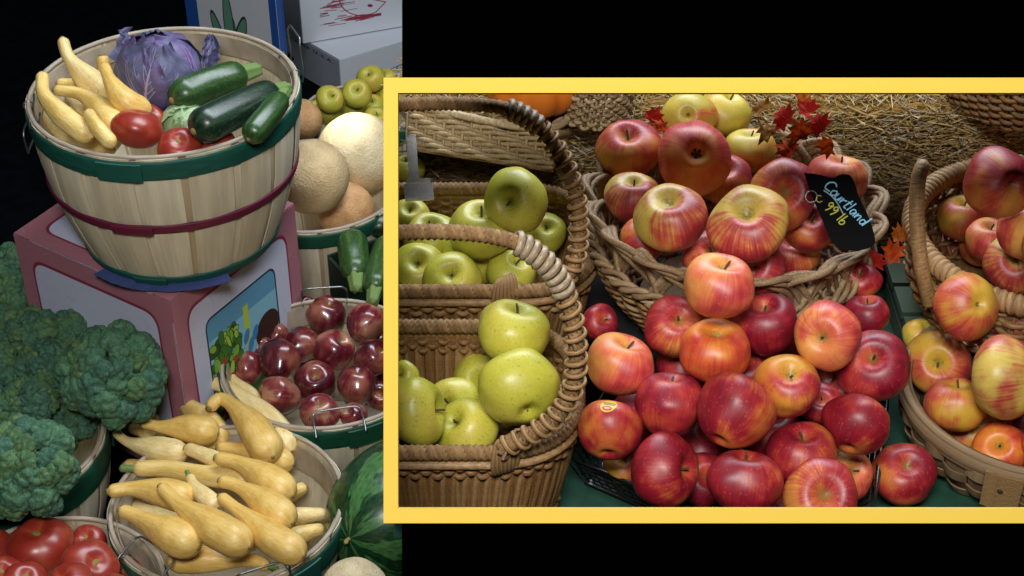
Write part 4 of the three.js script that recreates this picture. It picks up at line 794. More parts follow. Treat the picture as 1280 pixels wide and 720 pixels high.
// ---------------------------------------------------------------- hay bales behind
const strawMats = new THREE.MeshStandardMaterial({ color: 0xffffff, roughness: 0.75 });
const bodyTex = tex(256, 256, (u, v) => { const g = fbm(u * 10, v * 50, 2, 4) * 110 + N3(u * 30, v * 120, 4) * 30; return [184 + g, 146 + g * 0.85, 76 + g * 0.5]; }, true, 2, 1);
function bale(label, x0, x1, y0, y1, z0, z1, count, seed) {
  const o = thing('hay_bale', label, 'hay bale', V((x0 + x1) / 2, y0, z0), 'hay bales behind the apples'), w = x1 - x0, h = y1 - y0, d = z0 - z1;
  const g = new THREE.BoxGeometry(w, h, d, 60, 24, 30); const p = g.attributes.position;
  for (let i = 0; i < p.count; i++) { const x = p.getX(i), y = p.getY(i), z = p.getZ(i); const k = 0.012 * N3(x * 22 + seed, y * 30, z * 22) + 0.006 * N3(x * 70, y * 90, z * 70); p.setXYZ(i, x, y + k, z + k); } g.computeVertexNormals();
  mesh('packed_hay', g, std({ map: bodyTex, bumpMap: bodyTex, bumpScale: 0.004, roughness: 0.9 }), o).position.set(0, h / 2, -d / 2);
  const r = rng(seed), sg = new THREE.CylinderGeometry(0.5, 0.42, 1, 5, 1); const im = new THREE.InstancedMesh(sg, strawMats, count); im.name = 'loose_straw'; im.castShadow = im.receiveShadow = true; im.userData = { kind: 'stuff' };
  const m = new THREE.Matrix4(), q = new THREE.Quaternion(), e = new THREE.Euler(), col = new THREE.Color();
  for (let i = 0; i < count; i++) {
    const top = r() < 0.45, L = 0.02 + r() * r() * 0.085, th = 0.0008 + r() * 0.0022;
    let x = (r() - 0.5) * w, y, z;
    if (top) { y = h + 0.001 + r() * 0.018; z = -r() * d; e.set((r() - 0.5) * 0.5, r() * 3.14, Math.PI / 2 + (r() - 0.5) * 0.5); }
    else { y = r() * h; z = 0.001 + r() * 0.018; const cut = r() < 0.45; e.set(cut ? 1.1 + (r() - 0.5) * 0.9 : (r() - 0.5) * 0.5, cut ? 0 : (r() - 0.5) * 0.6, Math.PI / 2 * (cut ? (r() - 0.5) * 0.9 : 1) + (r() - 0.5) * 1.3); }
    q.setFromEuler(e); m.compose(V(x, y, z), q, V(th, L * (top ? 1 : 0.75), th * 0.6)); im.setMatrixAt(i, m);
    const t = r(), br = 0.55 + r() * 0.6; const pale = r() < 0.26; col.setRGB((pale ? 0.62 : lerp(0.46, 0.68, t)) * br, (pale ? 0.54 : lerp(0.31, 0.49, t)) * br, (pale ? 0.40 : lerp(0.10, 0.20, t)) * br); im.setColorAt(i, col);
  }
  o.add(im); return o;
}
const hz = -1.80, hayTop = 1.055;
bale('hay bale behind the sign and the right hand baskets', 0.255, 0.66, TY + 0.003, hayTop, hz, -2.02, 13000, 5);
bale('hay bale between the pale tray and the striped apples', -0.128, 0.25, TY + 0.003, hayTop - 0.012, hz - 0.03, -1.96, 9000, 8);

// ---------------------------------------------------------------- round open basket of striped apples
{
  const yr = 1.065, c = PY(917, 250, yr), rx = 0.160, yb = TY + 0.065;
  const cr = thing('added_riser_crate', 'added black slatted crate holding up the basket of striped apples', 'crate', V(c.x, TY + 0.003, c.z));  // added riser, black and widened to darken the gap over the green cloth
  for (let i = 0; i < 4; i++) mesh('slat', new THREE.BoxGeometry(0.36, 0.008, 0.066), std({ color: 0x0c0b0a, roughness: 0.9 }), cr).position.set(0, 0.056, -0.105 + i * 0.07);
  for (const s of [-1, 1]) { mesh('side', new THREE.BoxGeometry(0.01, 0.05, 0.25), std({ color: 0x0c0b0a, roughness: 0.9 }), cr).position.set(s * 0.17, 0.026, 0); mesh('end', new THREE.BoxGeometry(0.328, 0.05, 0.01), std({ color: 0x0c0b0a, roughness: 0.9 }), cr).position.set(0, 0.026, s * 0.13); }
  const o = thing('willow_basket', 'round willow basket with an open braided border, heaped with striped apples', 'basket', V(c.x, yb, c.z));
  const path = (s) => { const a = s * 6.28319; const k = 1 + 0.012 * Math.sin(a * 3 + 1); return [c.x + Math.sin(a) * rx * k, c.z + Math.cos(a) * rx * k, Math.sin(a), Math.cos(a)]; };
  wovenWall(o, path, c, yb + 0.003, yr - 0.052, 0.66, 34, 17, 0.0028, 0.0029, caneGrey.concat(cane.slice(0, 3)), { closed: 1, bulge: 0.05, wob: 0.003 });
  mesh('bottom', new THREE.CylinderGeometry(rx * 0.64, rx * 0.64, 0.006, 40), cane[3], o).position.y = 0.006;
  // border: stakes bent over into crossing arches
  const n = 17;
  for (let i = 0; i < n; i++) for (let w = 0; w < 3; w++) {
    const pts = []; for (let j = 0; j <= 14; j++) { const t = j / 14, a = (i + 0.12 * w + t * 2.1) / n * 6.28319, lift = Math.sin(Math.min(1, t * 1.0) * Math.PI) ; const k = rx * (0.955 + 0.06 * lift) + (w - 1) * 0.004 + 0.007 * Math.cos(t * 9.4 + w); pts.push(V(Math.sin(a) * k, yr - 0.058 - yb + 0.060 * Math.pow(lift, 0.7) + w * 0.003 + 0.003 * N3(i, w * 3, t * 2), Math.cos(a) * k)); }
    mesh('border_cane', polyTube(pts, 0.0036 + 0.0009 * R(), 0.0040, 7), pick(caneGrey), o);
  }
  for (let w = 0; w < 3; w++) { const pts = []; for (let i = 0; i <= 160; i++) { const a = i / 160 * 6.28319, k = rx * 1.0 + 0.005 * Math.cos(a * n + w * 2.1); pts.push(V(Math.sin(a) * k, yr - yb - 0.048 + 0.006 * Math.sin(a * n + w * 2.1) - w * 0.002, Math.cos(a) * k)); } mesh('border_cane', polyTube(pts, 0.0034, 0.0038, 7), pick(caneGrey), o); }
  const raw = [[905, 142, 35, 'lemon', 0.3, 0.8, 0], [860, 148, 36, 'lemon', -0.1, 0.1, 1], [938, 188, 33, 'lemon', 0, 0.9, 0], [1046, 226, 40, 'peach', 0.2, 0.9, 0], [985, 312, 40, 'cortred', 0, 0.5, 0], [1012, 285, 34, 'red', 0, 0.5], [905, 225, 36, 'cortred', 0, 0.5], [888, 322, 36, 'cortred'], [950, 338, 34, 'cortred'], [805, 300, 30, 'cortred'], [786, 188, 41, 'cortred', -0.1, 0.62, 0], [792, 248, 36, 'cort', 0, 0.8, 0], [978, 242, 46, 'cortred', 0.0, 0.02, 0], [868, 197, 50, 'peach', -0.03, 0.08, 1], [840, 273, 49, 'cort', -0.2, 0.72, 0], [936, 281, 51, 'cort', -0.2, 0.48, 0]];
  const L = raw.map(([px, py, r, v, ax, ay, cal]) => ({ px, py, r, v, ax, ay, cal, d: depthY(px, py, yr + 0.015), shape: r > 44 ? 'flat' : 'round', nostem: r > 44 }));
  settle(L, 1.66, 1.98);
  const kinds = { lemon: 'mostly yellow apple at the rear of the round willow basket', peach: 'pale pink apple behind the black sign', cortred: 'red apple with faint yellow streaks in the round willow basket', red: 'plain red apple under the black sign', cort: 'yellow and red striped apple at the front of the round willow basket' };
  L.forEach((a) => apple(a, a.cal && a.r === 50 ? 'large red apple with its blossom end facing out, in the round willow basket' : (kinds[a.v]), 'apples in the round willow basket'));
}
// ---------------------------------------------------------------- black price sign
{
  const D = 1.70, k = D / F, o = thing('price_sign', 'black price tag with blue and yellow hand lettering, Courtland 99 lb', 'sign', P(1050, 258, D)); o.quaternion.copy(camQ);
  const poly = [[1005, 216], [1022, 218], [1040, 222], [1052, 218], [1063, 220], [1069, 232], [1073, 245], [1084, 268], [1091, 288], [1093, 304], [1080, 312], [1052, 312], [1040, 302], [1030, 280], [1022, 262], [1012, 238]].map(([x, y]) => new THREE.Vector2((x - 1050) * k, -(y - 258) * k));
  const sh = new THREE.Shape(); sh.setFromPoints(new THREE.SplineCurve(poly.concat([poly[0]])).getPoints(90));
  const cardPart = mesh('card', new THREE.ExtrudeGeometry(sh, { depth: 0.0015, bevelEnabled: false }), phy({ color: 0x030304, roughness: 0.7, specularIntensity: 0.2 }), o);
  // chalk pen strokes: pixel polylines drawn as thin raised lines
  const ink = (hex) => std({ color: hex, roughness: 0.8 }), blue = ink(0x8fd0ee), yel = ink(0xbfc04a), wht = ink(0xa9c3cf);
  const z0 = Z(1000, 180, 5.54);
  const st = (pts, m, r = 0.8) => { const c = pts.map(([x, y]) => { const q = z0(x, y); return V((q[0] - 1050) * k, -(q[1] - 258) * k, 0.0018); }); mesh('pen_stroke', tube(c, () => r * k, pts.length * 5, 6), m, cardPart); };
  // letters as strokes in a box one unit high, laid along a slanting baseline
  const G = { C: [0.75, [[0.75, 0.85], [0.4, 1], [0.05, 0.6], [0.2, 0.08], [0.7, 0.12]]], o: [0.5, [[0.25, 0.6], [0.02, 0.35], [0.15, 0.02], [0.42, 0.15], [0.4, 0.5], [0.25, 0.6]]], u: [0.55, [[0.02, 0.58], [0.05, 0.1], [0.3, 0.04], [0.42, 0.58], [0.45, 0.04]]], r: [0.42, [[0.02, 0.6], [0.06, 0.02], [0.1, 0.42], [0.38, 0.6]]], t: [0.4, [[0.2, 1], [0.16, 0.05], [0.36, 0.08]], [[0, 0.66], [0.4, 0.7]]], l: [0.3, [[0.12, 1.05], [0.08, 0.02]]], a: [0.56, [[0.42, 0.5], [0.15, 0.58], [0.02, 0.25], [0.2, 0.02], [0.42, 0.5], [0.46, 0.02]]], n: [0.54, [[0.02, 0.58], [0.04, 0.02], [0.1, 0.4], [0.34, 0.56], [0.42, 0.02]]], d: [0.6, [[0.42, 0.48], [0.14, 0.52], [0.04, 0.2], [0.22, 0.02], [0.44, 0.4], [0.5, 1.1], [0.46, 0.02]]], 9: [0.62, [[0.5, 0.8], [0.25, 1], [0.05, 0.75], [0.25, 0.55], [0.5, 0.85], [0.46, 0.4], [0.3, 0]]], b: [0.6, [[0.1, 1.05], [0.06, 0.02], [0.35, 0.02], [0.46, 0.3], [0.25, 0.48], [0.08, 0.3]]], ' ': [0.4] };
  const write = (txt, x, y, dx, dy, h, kx, m, r) => { const l = Math.hypot(dx, dy), ux = dx / l, uy = dy / l; let s = 0; for (const ch of txt) { const g = G[ch]; for (const line of g.slice(1)) st(line.map(([a, b]) => [x + ux * (s + a * h * kx) + (uy * b + ux * b * 0.15) * h, y + uy * (s + a * h * kx) + (-ux * b + uy * b * 0.15) * h]), m, r); s += g[0] * h * kx + h * 0.04; } };
  write('Courtland', 156, 296, 0.70, 0.71, 78, 1.02, blue, 1.0);
  st([[160, 322], [205, 352], [255, 408], [300, 492]], wht, 0.7);
  st([[146, 362], [122, 358], [110, 385], [130, 405], [152, 395]], yel, 0.6);
  write('99 lb', 156, 446, 0.74, 0.67, 74, 0.92, yel, 0.95);
  const ring = mesh('wire_loop', new THREE.TorusGeometry(0.006, 0.0007, 6, 24), wire, o); ring.position.set((1014 - 1050) * k, -(246 - 258) * k, 0.001);
}
// ---------------------------------------------------------------- autumn leaves
{
  const lobes = [[0, 1], [0.16, 0.62], [0.5, 0.72], [0.42, 0.42], [0.82, 0.32], [0.52, 0.12], [0.62, -0.16], [0.22, -0.08], [0.05, -0.2]];
  const pts = lobes.map(([x, y]) => new THREE.Vector2(x, y)).concat(lobes.slice(1, -1).reverse().map(([x, y]) => new THREE.Vector2(-x, y)));
  const sh = new THREE.Shape(pts); const g0 = new THREE.ShapeGeometry(sh); 
  const geos = [1, 2, 3].map((s) => { // fan triangulated and bent
    const P2 = pts, pos = [], idx = []; const rings = 5; pos.push(0, 0.15, 0);
    for (let k = 1; k <= rings; k++) for (const p of P2) { const x = p.x * k / rings, y = 0.15 + (p.y - 0.15) * k / rings; pos.push(x, y, 0.6 * x * x * (s === 2 ? -1 : 1) + 0.45 * y * y * (s === 3 ? -1 : 1) - 0.16 * Math.abs(x) * s * 0.5 + 0.34 * N3(x * 2.2 + s, y * 2.2, s)); }
    const n = P2.length; for (let i = 0; i < n; i++) { idx.push(0, 1 + i, 1 + (i + 1) % n); for (let k = 0; k < rings - 1; k++) { const a = 1 + k * n + i, b = 1 + k * n + (i + 1) % n, c = a + n, d = b + n; idx.push(a, c, d, a, d, b); } }
    const g = new THREE.BufferGeometry(); g.setAttribute('position', new THREE.Float32BufferAttribute(pos, 3)); g.setAttribute('uv', new THREE.Float32BufferAttribute(pos.flatMap((v, i) => i % 3 === 2 ? [] : [v * 0.5 + 0.5]), 2)); g.setIndex(idx); g.computeVertexNormals(); return g;
  });
  const leafTex = canvasTex(256, 256, (x, w, h) => { const r = rng(3); x.fillStyle = '#e8d8c8'; x.fillRect(0, 0, w, h); for (let i = 0; i < 260; i++) { x.globalAlpha = 0.12; x.fillStyle = ['#ffffff', '#7a4a2a', '#ffcf60', '#5a2a1a'][Math.floor(r() * 4)]; x.beginPath(); x.arc(r() * w, r() * h, 3 + r() * 18, 0, 7); x.fill(); } x.globalAlpha = 0.7; x.strokeStyle = '#ffe0a0'; x.lineWidth = 2.5; for (const [a, b] of [[128, 0], [192, 36], [232, 88], [64, 36], [24, 88]]) { x.beginPath(); x.moveTo(128, 128); x.lineTo(a, b); x.stroke(); } });
  const mt = [[0.62, 0.10, 0.015], [0.55, 0.025, 0.02], [0.68, 0.22, 0.03], [0.30, 0.16, 0.03]].map((c) => phy({ color: new THREE.Color().setRGB(...c), map: leafTex, roughness: 0.9, specularIntensity: 0.3, transmission: 0.25, thickness: 0, side: THREE.DoubleSide }));
  const stalk = rod([V(0, -0.6, 0.1), V(0, -0.2, 0.02), V(0, 0.5, 0.05)], 0.022, 8, 5);
  const spots = [[985, 150, 1.83, 26, 1], [1005, 170, 1.80, 26, 0], [1028, 160, 1.82, 25, 1], [965, 165, 1.84, 24, 3], [1040, 182, 1.80, 22, 0], [990, 190, 1.79, 24, 0], [1015, 140, 1.86, 22, 1], [955, 135, 1.88, 22, 3], [815, 150, 1.88, 20, 1], [828, 162, 1.86, 18, 0], [1000, 130, 1.88, 22, 2],
    [1075, 310, 1.86, 26, 0], [1110, 320, 1.85, 26, 0], [1090, 330, 1.84, 26, 1], [1125, 300, 1.86, 22, 2], [1065, 290, 1.86, 22, 1]];
  for (const [px, py, d, r, m] of spots) {
    const low = py > 250; const nm = ['orange', 'red', 'amber', 'brown'][m];
    const o = thing('maple_leaf', low ? nm + ' maple leaf in the dark gap beside the round willow basket' : px < 900 ? nm + ' maple leaf tucked behind the striped apples near the pale tray' : nm + ' maple leaf on the hay behind the striped apples', 'leaf', P(px, py, d), 'autumn leaves ' + (low ? 'in the gap ' : 'on the hay ') + nm);
    mesh('blade', pick(geos), mt[m], o); mesh('stalk', stalk, mt[m], o);
    o.quaternion.copy(camQ); o.rotateZ(rr(-1.4, 1.4)); o.rotateX(rr(-0.8, 0.3)); o.rotateY(rr(-0.7, 0.7)); o.scale.setScalar(r * d / F);
  }
}
// ---------------------------------------------------------------- heap of apples in the black plastic tray
{
  const pl = phy({ color: 0x050606, roughness: 0.35, clearcoat: 0.3 });
  const A = PY(706, 572, TY + 0.05), B = PY(900, 652, TY + 0.05), C = PY(1092, 640, TY + 0.05), Dd = PY(1112, 470, TY + 0.05), E = PY(800, 420, TY + 0.05);
  const o = thing('plastic_tray', 'black plastic mesh tray under the apple heap', 'tray', V((A.x + C.x) / 2, TY + 0.004, (B.z + E.z) / 2));
  const cyc = [A, B, C, Dd, E], ctr = o.position;
  for (let i = 0; i < 5; i++) {
    const p = cyc[i], q = cyc[(i + 1) % 5];
    const inn = (w, f) => V(ctr.x + (w.x - ctr.x) * f, 0, ctr.z + (w.z - ctr.z) * f);
    for (let k = 0; k < 6; k++) { const f = 0.86 + 0.14 * k / 5, y = 0.002 + 0.045 * k / 5; const a = inn(p, f), b = inn(q, f); a.y = b.y = ctr.y + y; mesh(k === 5 ? 'rim' : 'rail', rod([a.sub(ctr), a.clone().lerp(b.clone().sub(ctr), 0.5), b.sub(ctr)], k === 5 ? 0.0034 : 0.0017, 4, 6), pl, o); }
    const n = Math.round(p.distanceTo(q) / 0.011);
    for (let k = 0; k < n; k++) { const w = p.clone().lerp(q, k / n); const a = inn(w, 0.86), b = inn(w, 1); a.y = ctr.y + 0.002; b.y = ctr.y + 0.046; mesh('rib', rod([a.sub(ctr), b.sub(ctr)], 0.0014, 2, 5), pl, o); }
  }
  const sh = new THREE.Shape(cyc.map((w) => new THREE.Vector2((w.x - ctr.x) * 0.86, -(w.z - ctr.z) * 0.86))); const bg = new THREE.ExtrudeGeometry(sh, { depth: 0.003, bevelEnabled: false }); bg.rotateX(-Math.PI / 2); mesh('bottom', bg, pl, o);

  const raw = [ // buried ones first
    [860, 460, 40, 'crimson'], [930, 460, 40, 'red'], [1000, 440, 40, 'crimson'], [880, 560, 42, 'crimson'], [960, 540, 42, 'crimson'], [1050, 480, 40, 'crimson'], [800, 520, 40, 'crimson'], [1025, 505, 28, 'crimson', 0, 0.4], [1058, 592, 34, 'peach', 0.3, 0.3], [780, 582, 26, 'blushend', 0, 0.6], [880, 600, 36, 'crimson'], [980, 630, 40, 'red'],
    [843, 409, 41, 'cortred', 0.15, 0.4, 0, 'round'], [958, 406, 41, 'crimson', -0.2, 0.75, 0, 'tall'], [775, 456, 45, 'peach', 0.35, 0.85, 0, 'round'], [1094, 458, 47, 'crimson', -0.3, 0.4, 0, 'round'], [1035, 418, 44, 'peach', -0.45, -0.15, 0, 'round'], [836, 506, 44, 'crimson', 0.1, 0.97, 0, 'tall'],
    [894, 440, 49, 'orange', 0.0, 0.9, 0, 'flat'], [899, 358, 47, 'peach', 0.2, 0.85, 0, 'round'], [984, 484, 42, 'blushend', 0.0, 0.55, 0, 'tall'], [762, 538, 43, 'red', -0.1, -0.85, 1, 'round'], [1070, 531, 43, 'red', -0.4, -0.8, 1, 'round'], [917, 513, 49, 'red', -0.45, -0.8, 1, 'tall'], [830, 588, 47, 'red', 0.8, 0.1, 0, 'round'], [1002, 568, 44, 'red', -0.05, 0.85, 0, 'round'], [929, 602, 48, 'red', 0.1, 0.97, 0, 'round'], [1025, 621, 51, 'cortred', 0.08, 0.22, 0, 'flat']];
  const hd = (px, py) => 1.60 + (640 - py) / 290 * 0.09 + Math.abs(px - 930) / 200 * 0.035;
  const L = raw.map(([px, py, r, v, ax, ay, cal, shape], i) => ({ px, py, r, v, ax, ay, cal, shape, d: hd(px, py) + (i < 12 ? 0.10 : 0), nostem: r > 48 }));
  settle(L, 1.52, 1.86);
  const nm = { crimson: 'small glimpse of a crimson apple buried under the heap', red: 'small glimpse of a bright red apple buried under the heap', peach: 'pinkish orange apple in the heap on the black tray', cortred: 'purplish red streaked apple in the heap on the black tray', blushend: 'red apple with a yellow top in the heap on the black tray', orange: 'smooth orange apple in the middle of the heap' };
  const own = { 843: 'purplish streaked apple half behind the crowning apple and the orange one', 958: 'crimson apple between the crowning apple and the pink apple with an open stem hollow', 775: 'pinkish orange apple above the apple with the sticker', 1094: 'crimson apple touching the rim of the splint basket', 1035: 'pink apple with its stem hollow facing out, near the splint basket', 836: 'crimson apple between the stickered apple and the largest red apple', 1070: 'red apple above the single apple on the green cloth', 917: 'largest red apple, directly below the orange apple', 830: 'red apple lying on its side below the stickered apple', 1002: 'red apple between the largest red apple and the purplish apple at the tray front', 929: 'red apple at the tray front, below the largest red apple' };
  const made = L.map((a, i0) => own[a.px] && a.shape ? apple(a, own[a.px], 'visible apples of the heap') :  apple(a, a.py === 358 ? 'pinkish orange apple crowning the heap' : a.px === 762 ? 'red apple with an oval yellow sticker, at the corner of the black tray' : nm[a.v], nm[a.v].split(' in ')[0] + 's of the heap'));
  // fruit sticker on the corner apple
  const i = L.findIndex((a) => a.px === 762), a = L[i];
  const ctr2 = P(a.px, a.py, a.d), rad = a.r * a.d / F, sp = P(761, 509, a.d - rad * 0.6).sub(ctr2).normalize();
  const st = canvasTex(128, 160, (x, w, h) => { x.fillStyle = '#d9b53a'; x.fillRect(0, 0, w, h); x.fillStyle = '#3f5a24'; x.fillRect(10, 50, w - 20, 14); x.fillRect(14, 72, w - 28, 12); x.fillStyle = '#b8402e'; x.beginPath(); x.ellipse(64, 118, 40, 26, 0, 0, 7); x.fill(); x.fillStyle = '#f0e2b0'; x.fillRect(40, 112, 48, 5); x.fillRect(46, 122, 36, 4); });
  const up = camDir(0.25, 1, 0), t1 = up.clone().addScaledVector(sp, -up.dot(sp)).normalize(), t2 = t1.clone().cross(sp);
  const loc = made[i];
  loc.updateMatrixWorld(true); const inv = loc.matrixWorld.clone().invert(); const ray = new THREE.Raycaster();
  const hit = (u, v) => { const dir = sp.clone().addScaledVector(t2, u).addScaledVector(t1, v).normalize(); ray.set(ctr2.clone().addScaledVector(dir, rad * 2), dir.clone().negate()); const h = ray.intersectObject(loc.children[0]); const p = h.length ? h[0].point : ctr2.clone().addScaledVector(dir, rad); return p.addScaledVector(dir, 0.0004).applyMatrix4(inv); };
  const g = grid((u, v) => { const an = u * 6.28319; return hit(Math.cos(an) * 0.23 * v, Math.sin(an) * 0.29 * v); }, 28, 6); const uv = g.attributes.uv;
  for (let j = 0; j < uv.count; j++) { const an = uv.getX(j) * 6.28319, q = uv.getY(j); uv.setXY(j, 0.5 + 0.5 * Math.cos(an) * q, 0.5 + 0.5 * Math.sin(an) * q); }
  mesh('sticker', g, std({ map: st, roughness: 0.4, side: THREE.DoubleSide }), loc);
}
// apples lying outside the heap
{
  const one = { px: 1129, py: 595, r: 41, v: 'red', spin: 0.4, ax: 0.0, ay: 0.55, d: depthY(1129, 595, TY + 0.036), shape: 'tall', nostem: 1 };
  apple(one, 'single red apple lying on the green cloth beside the splint basket', null);
  const L = [{ px: 1077, py: 352, r: 25, v: 'red', d: 1.83 }, { px: 1083, py: 394, r: 30, v: 'crimson', d: 1.79, ax: 0, ay: 0.9 }, { px: 750, py: 404, r: 24, v: 'crimson', d: 1.80 }];
  L.forEach((a, i) => apple(a, ['dim red apple in the dark gap under the maple leaves', 'crimson apple in the gap between heap and slatted crate', 'dark red apple half hidden behind the handled basket'][i]));
}
// ---------------------------------------------------------------- baskets on the right
{ // handled willow basket, raised on a green crate
  const yr = 1.04, c = PY(1312, 286, yr), rx = 0.152, yb = TY + 0.07;
  const cr = thing('green_crate', 'pale green slatted crate under the wrapped rim basket', 'crate', V(c.x - 0.02, TY + 0.003, c.z)); const gm = std({ color: 0x2f3f2e, roughness: 0.85 });
  for (let i = 0; i < 4; i++) mesh('slat', new THREE.BoxGeometry(0.26, 0.01, 0.052), gm, cr).position.set(0, 0.06, -0.09 + i * 0.06);
  for (const s of [-1, 1]) for (let k = 0; k < 2; k++) mesh('side_slat', new THREE.BoxGeometry(0.01, 0.024, 0.236), gm, cr).position.set(s * 0.118, 0.014 + k * 0.028, 0);
  const o = thing('wrapped_rim_basket', 'brown willow basket with a wrapped rim and an upright handle', 'basket', V(c.x, yb, c.z));
  const path = (s) => { const a = s * 6.28319; return [c.x + Math.sin(a) * rx, c.z + Math.cos(a) * rx, Math.sin(a), Math.cos(a)]; };
  wovenWall(o, path, c, yb + 0.003, yr - 0.022, 0.78, 40, 13, 0.0026, 0.0032, cane, { closed: 1, bulge: 0.07, wob: 0.006 });
  mesh('bottom', new THREE.CylinderGeometry(rx * 0.76, rx * 0.76, 0.006, 40), cane[3], o).position.y = 0.006;
  const rc = rimCurve(path, c, yr - 0.008, o.position, 0);
  mesh('rim_core', tube(rc, () => 0.010, 120, 10), cane[3], o); mesh('rim_wrapping', helix(rc, 0.0095, 0.0046, rc.getLength() / 0.0088, 0, 12, 6), cane[2], o);
  const H = [[1162, 378, 1.83], [1152, 335, 1.80], [1147, 290, 1.79], [1146, 250, 1.785], [1150, 215, 1.785], [1158, 200, 1.79]].map((q) => P(...q).sub(o.position));
  mesh('handle', tube(H, (t) => (t > 0.99 ? 0.0006 : 0.0085), 30, 10), cane[2], o);
  const L = [[1196, 312, 30, 'cortred'], [1232, 338, 34, 'flush'], [1232, 302, 34, 'cortred'], [1262, 250, 36, 'red'], [1203, 273, 33, 'flush', 0, 0.85], [1236, 300, 31, 'peach', 0, 0.8], [1268, 330, 40, 'cort'], [1300, 250, 40, 'red'], [1286, 292, 42, 'peach', 0.2, 0.9], [1248, 229, 45, 'cortred', 0.2, -0.05, 1], [1320, 310, 44, 'cort']].map(([px, py, r, v, ax, ay, cal]) => ({ px, py, r, v, ax, ay, cal, d: depthY(px, py, yr - 0.012) }));
  settle(L, 1.77, 2.05);
  L.forEach((a) => apple(a, a.cal ? 'red and yellow apple facing out, highest in the wrapped rim basket' : ({ cortred: 'red', red: 'bright red', flush: 'yellow orange', peach: 'pink', cort: 'striped' })[a.v] + ' apple in the wrapped rim basket', 'apples in the wrapped rim basket'));
}
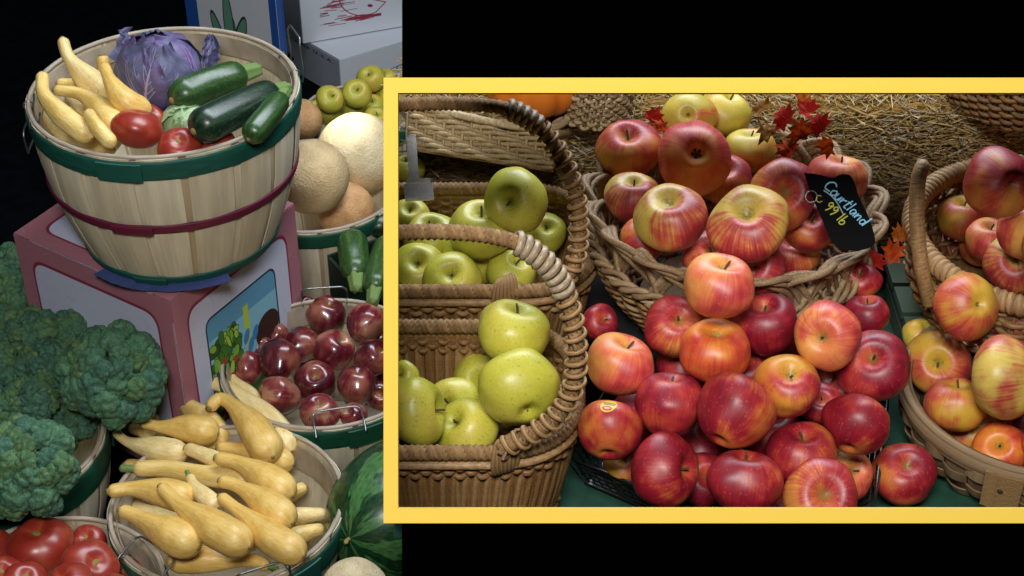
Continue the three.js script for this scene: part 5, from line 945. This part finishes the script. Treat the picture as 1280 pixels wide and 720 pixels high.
{ // splint basket
  const yr = 0.93, c = PY(1292, 488, yr), rx = 0.139, yb = TY + 0.004;
  const o = thing('splint_basket', 'weathered splint basket of wide woven strips at the corner of the green cloth', 'basket', V(c.x, yb, c.z)), h = yr - yb;
  const prof = (v) => rx * lerp(0.83, 1, v) + 0.008 * Math.sin(v * 3.14);
  const n = 30;
  const geo = [0, 1].map((ph) => [0, 1, 2].map((k) => sheet((u, v) => { const a = (0.5 - u) * 6.28319 / n * 0.98 * 2, t = lerp(0, 1, v); const wv = Math.cos((u - 0.5) * Math.PI * 1.0); const r = prof(((k + 0.06 + 0.88 * t) / 5 + ph * 0)) + 0.0008 + 0.0042 * wv; return V(Math.sin(a) * r, (k + 0.06 + 0.88 * t) / 5 * h, Math.cos(a) * r); }, 8, 3, 0.0016)));
  for (let k = 0; k < 4; k++) { const g = sheet((u, v) => { const a = (0.5 - u) * 6.28319 / n * 1.02, t = (k + 0.05 + 0.9 * v) / 5; const r = prof(t) + 0.0005 + 0.0044 * Math.cos((u - 0.5) * Math.PI); return V(Math.sin(a) * r, t * h, Math.cos(a) * r); }, 8, 3, 0.0016);
    for (let i = 0; i < n; i += 1) { if ((i + k) % 2) continue; const m = mesh('strip', g, pick(caneGrey), o); m.rotation.y = i / n * 6.28319; m.scale.y = 1; } }
  for (let i = 0; i < n; i++) { const g = sheet((u, v) => { const a = (0.5 - u) * 6.28319 / n * 0.86, r = prof(v * 0.96) - 0.001; return V(Math.sin(a) * r, v * 0.96 * h, Math.cos(a) * r); }, 3, 4, 0.0016); if (i < 1) o.userData.sg = g; const m = mesh('stave', o.userData.sg, pick(caneGrey.slice(0, 2)), o); m.rotation.y = i / n * 6.28319; }
  delete o.userData.sg;
  const inn = new THREE.LatheGeometry([0, 0.5, 1].map((v) => new THREE.Vector2(prof(v * 0.95) - 0.004, v * 0.95 * h)), 60); mesh('inner_wall', inn, caneGrey[1], o);
  mesh('bottom', new THREE.CylinderGeometry(rx * 0.82, rx * 0.82, 0.004, 40), cane[3], o).position.y = 0.004;
  const band = (off, y0, y1, th, nm, m) => { const pts = []; for (let i = 0; i <= 8; i++) { const a = i / 8; pts.push(new THREE.Vector2(rx + off + th * Math.sin(Math.max(0.1, a) * 2.9) , lerp(y0, y1, a))); } pts.push(new THREE.Vector2(rx + off - 0.001, y1)); pts.push(new THREE.Vector2(rx + off - 0.001, y0)); pts.push(pts[0].clone()); const q = mesh(nm, new THREE.LatheGeometry(pts, 90), m, o); q.rotation.y = 1; return q; };
  band(0.004, h * 0.76, h + 0.002, 0.0045, 'rim_band', caneGrey[0]); band(-0.006, h * 0.8, h + 0.001, 0.003, 'inner_band', caneGrey[1]);
  const rm = new THREE.TorusGeometry(rx + 0.002, 0.0045, 8, 90); rm.rotateX(1.5708); mesh('rim_cane', rm, caneGrey[2], o).position.y = h + 0.002;
  // handle tab with its rivet
  const tp = P(1257, 573, 1.60), ta = Math.atan2(tp.x - c.x, tp.z - c.z);
  const tab = sheet((u, v) => { const a = ta + (0.5 - u) * 0.26, r = rx + 0.0115 - 0.016 * (1 - v) * 0.4; return V(Math.sin(a) * r, lerp(h * 0.30, h * 0.98, v), Math.cos(a) * r); }, 6, 4, 0.003); mesh('handle_tab', tab, cane[2], o);
  const rv = mesh('rivet', new THREE.SphereGeometry(0.0055, 14, 8), std({ color: 0x6e6544, metalness: 0.7, roughness: 0.45 }), o); rv.position.set(Math.sin(ta) * (rx + 0.009), h * 0.68, Math.cos(ta) * (rx + 0.009)); rv.scale.set(1, 1, 0.6);
  const raw = [[1150, 420, 24, 'lemon'], [1262, 408, 34, 'orange'], [1240, 440, 34, 'red'], [1300, 430, 40, 'cort'], [1270, 545, 36, 'orange', 0.3, 0.8], [1290, 520, 44, 'red'], [1230, 520, 36, 'cort'], [1212, 538, 34, 'flush'], [1250, 562, 34, 'orange'], [1300, 578, 36, 'cort'], [1174, 454, 42, 'flush', -0.32, 0.05, 0, 0.2], [1196, 506, 40, 'flush', 0, 0.95], [1208, 383, 42, 'flush', 0.22, 0.1, 1], [1257, 472, 52, 'cort', 0.9, 0.05, 1], [1320, 560, 40, 'orange']];
  const L = raw.map(([px, py, r, v, ax, ay, cal]) => ({ px, py, r, v, ax, ay, cal, d: py === 383 ? 1.76 : depthY(px, py, yr - 0.012), nostem: r > 50 }));
  settle(L, 1.715, 1.95);
  L.forEach((a) => apple(a, a.r === 52 ? 'largest striped apple in the splint basket' : a.py === 383 ? 'yellow and red apple with its blossom end up, highest in the splint basket' : ({ flush: 'yellow apple with an orange flush', lemon: 'dull yellow apple', orange: 'orange red apple', red: 'bright red apple', cort: 'striped apple' })[a.v] + ' in the splint basket', 'apples in the splint basket'));
}
{ // woven basket on the hay
  const yb = hayTop + 0.012, c = PY(1310, 108, yb), rx = 0.155, o = thing('round_woven_basket', 'greyish woven basket standing on the hay bale', 'basket', V(c.x, yb, c.z));
  const path = (s) => { const a = s * 6.28319; return [c.x + Math.sin(a) * rx, c.z + Math.cos(a) * rx, Math.sin(a), Math.cos(a)]; };
  wovenWall(o, path, c, yb, yb + 0.09, 0.86, 60, 15, 0.0018, 0.003, cane.concat(caneGrey), { closed: 1, bulge: 0.05 });
  mesh('inner_wall', new THREE.CylinderGeometry(rx * 0.95, rx * 0.84, 0.088, 48, 1, true), cane[0], o).position.y = 0.045;
}
scene.traverse((o) => { if (o.isMesh) { o.castShadow = true; o.receiveShadow = true; } });
renderer.setSize(1280, 720);
renderer.render(scene, camera);
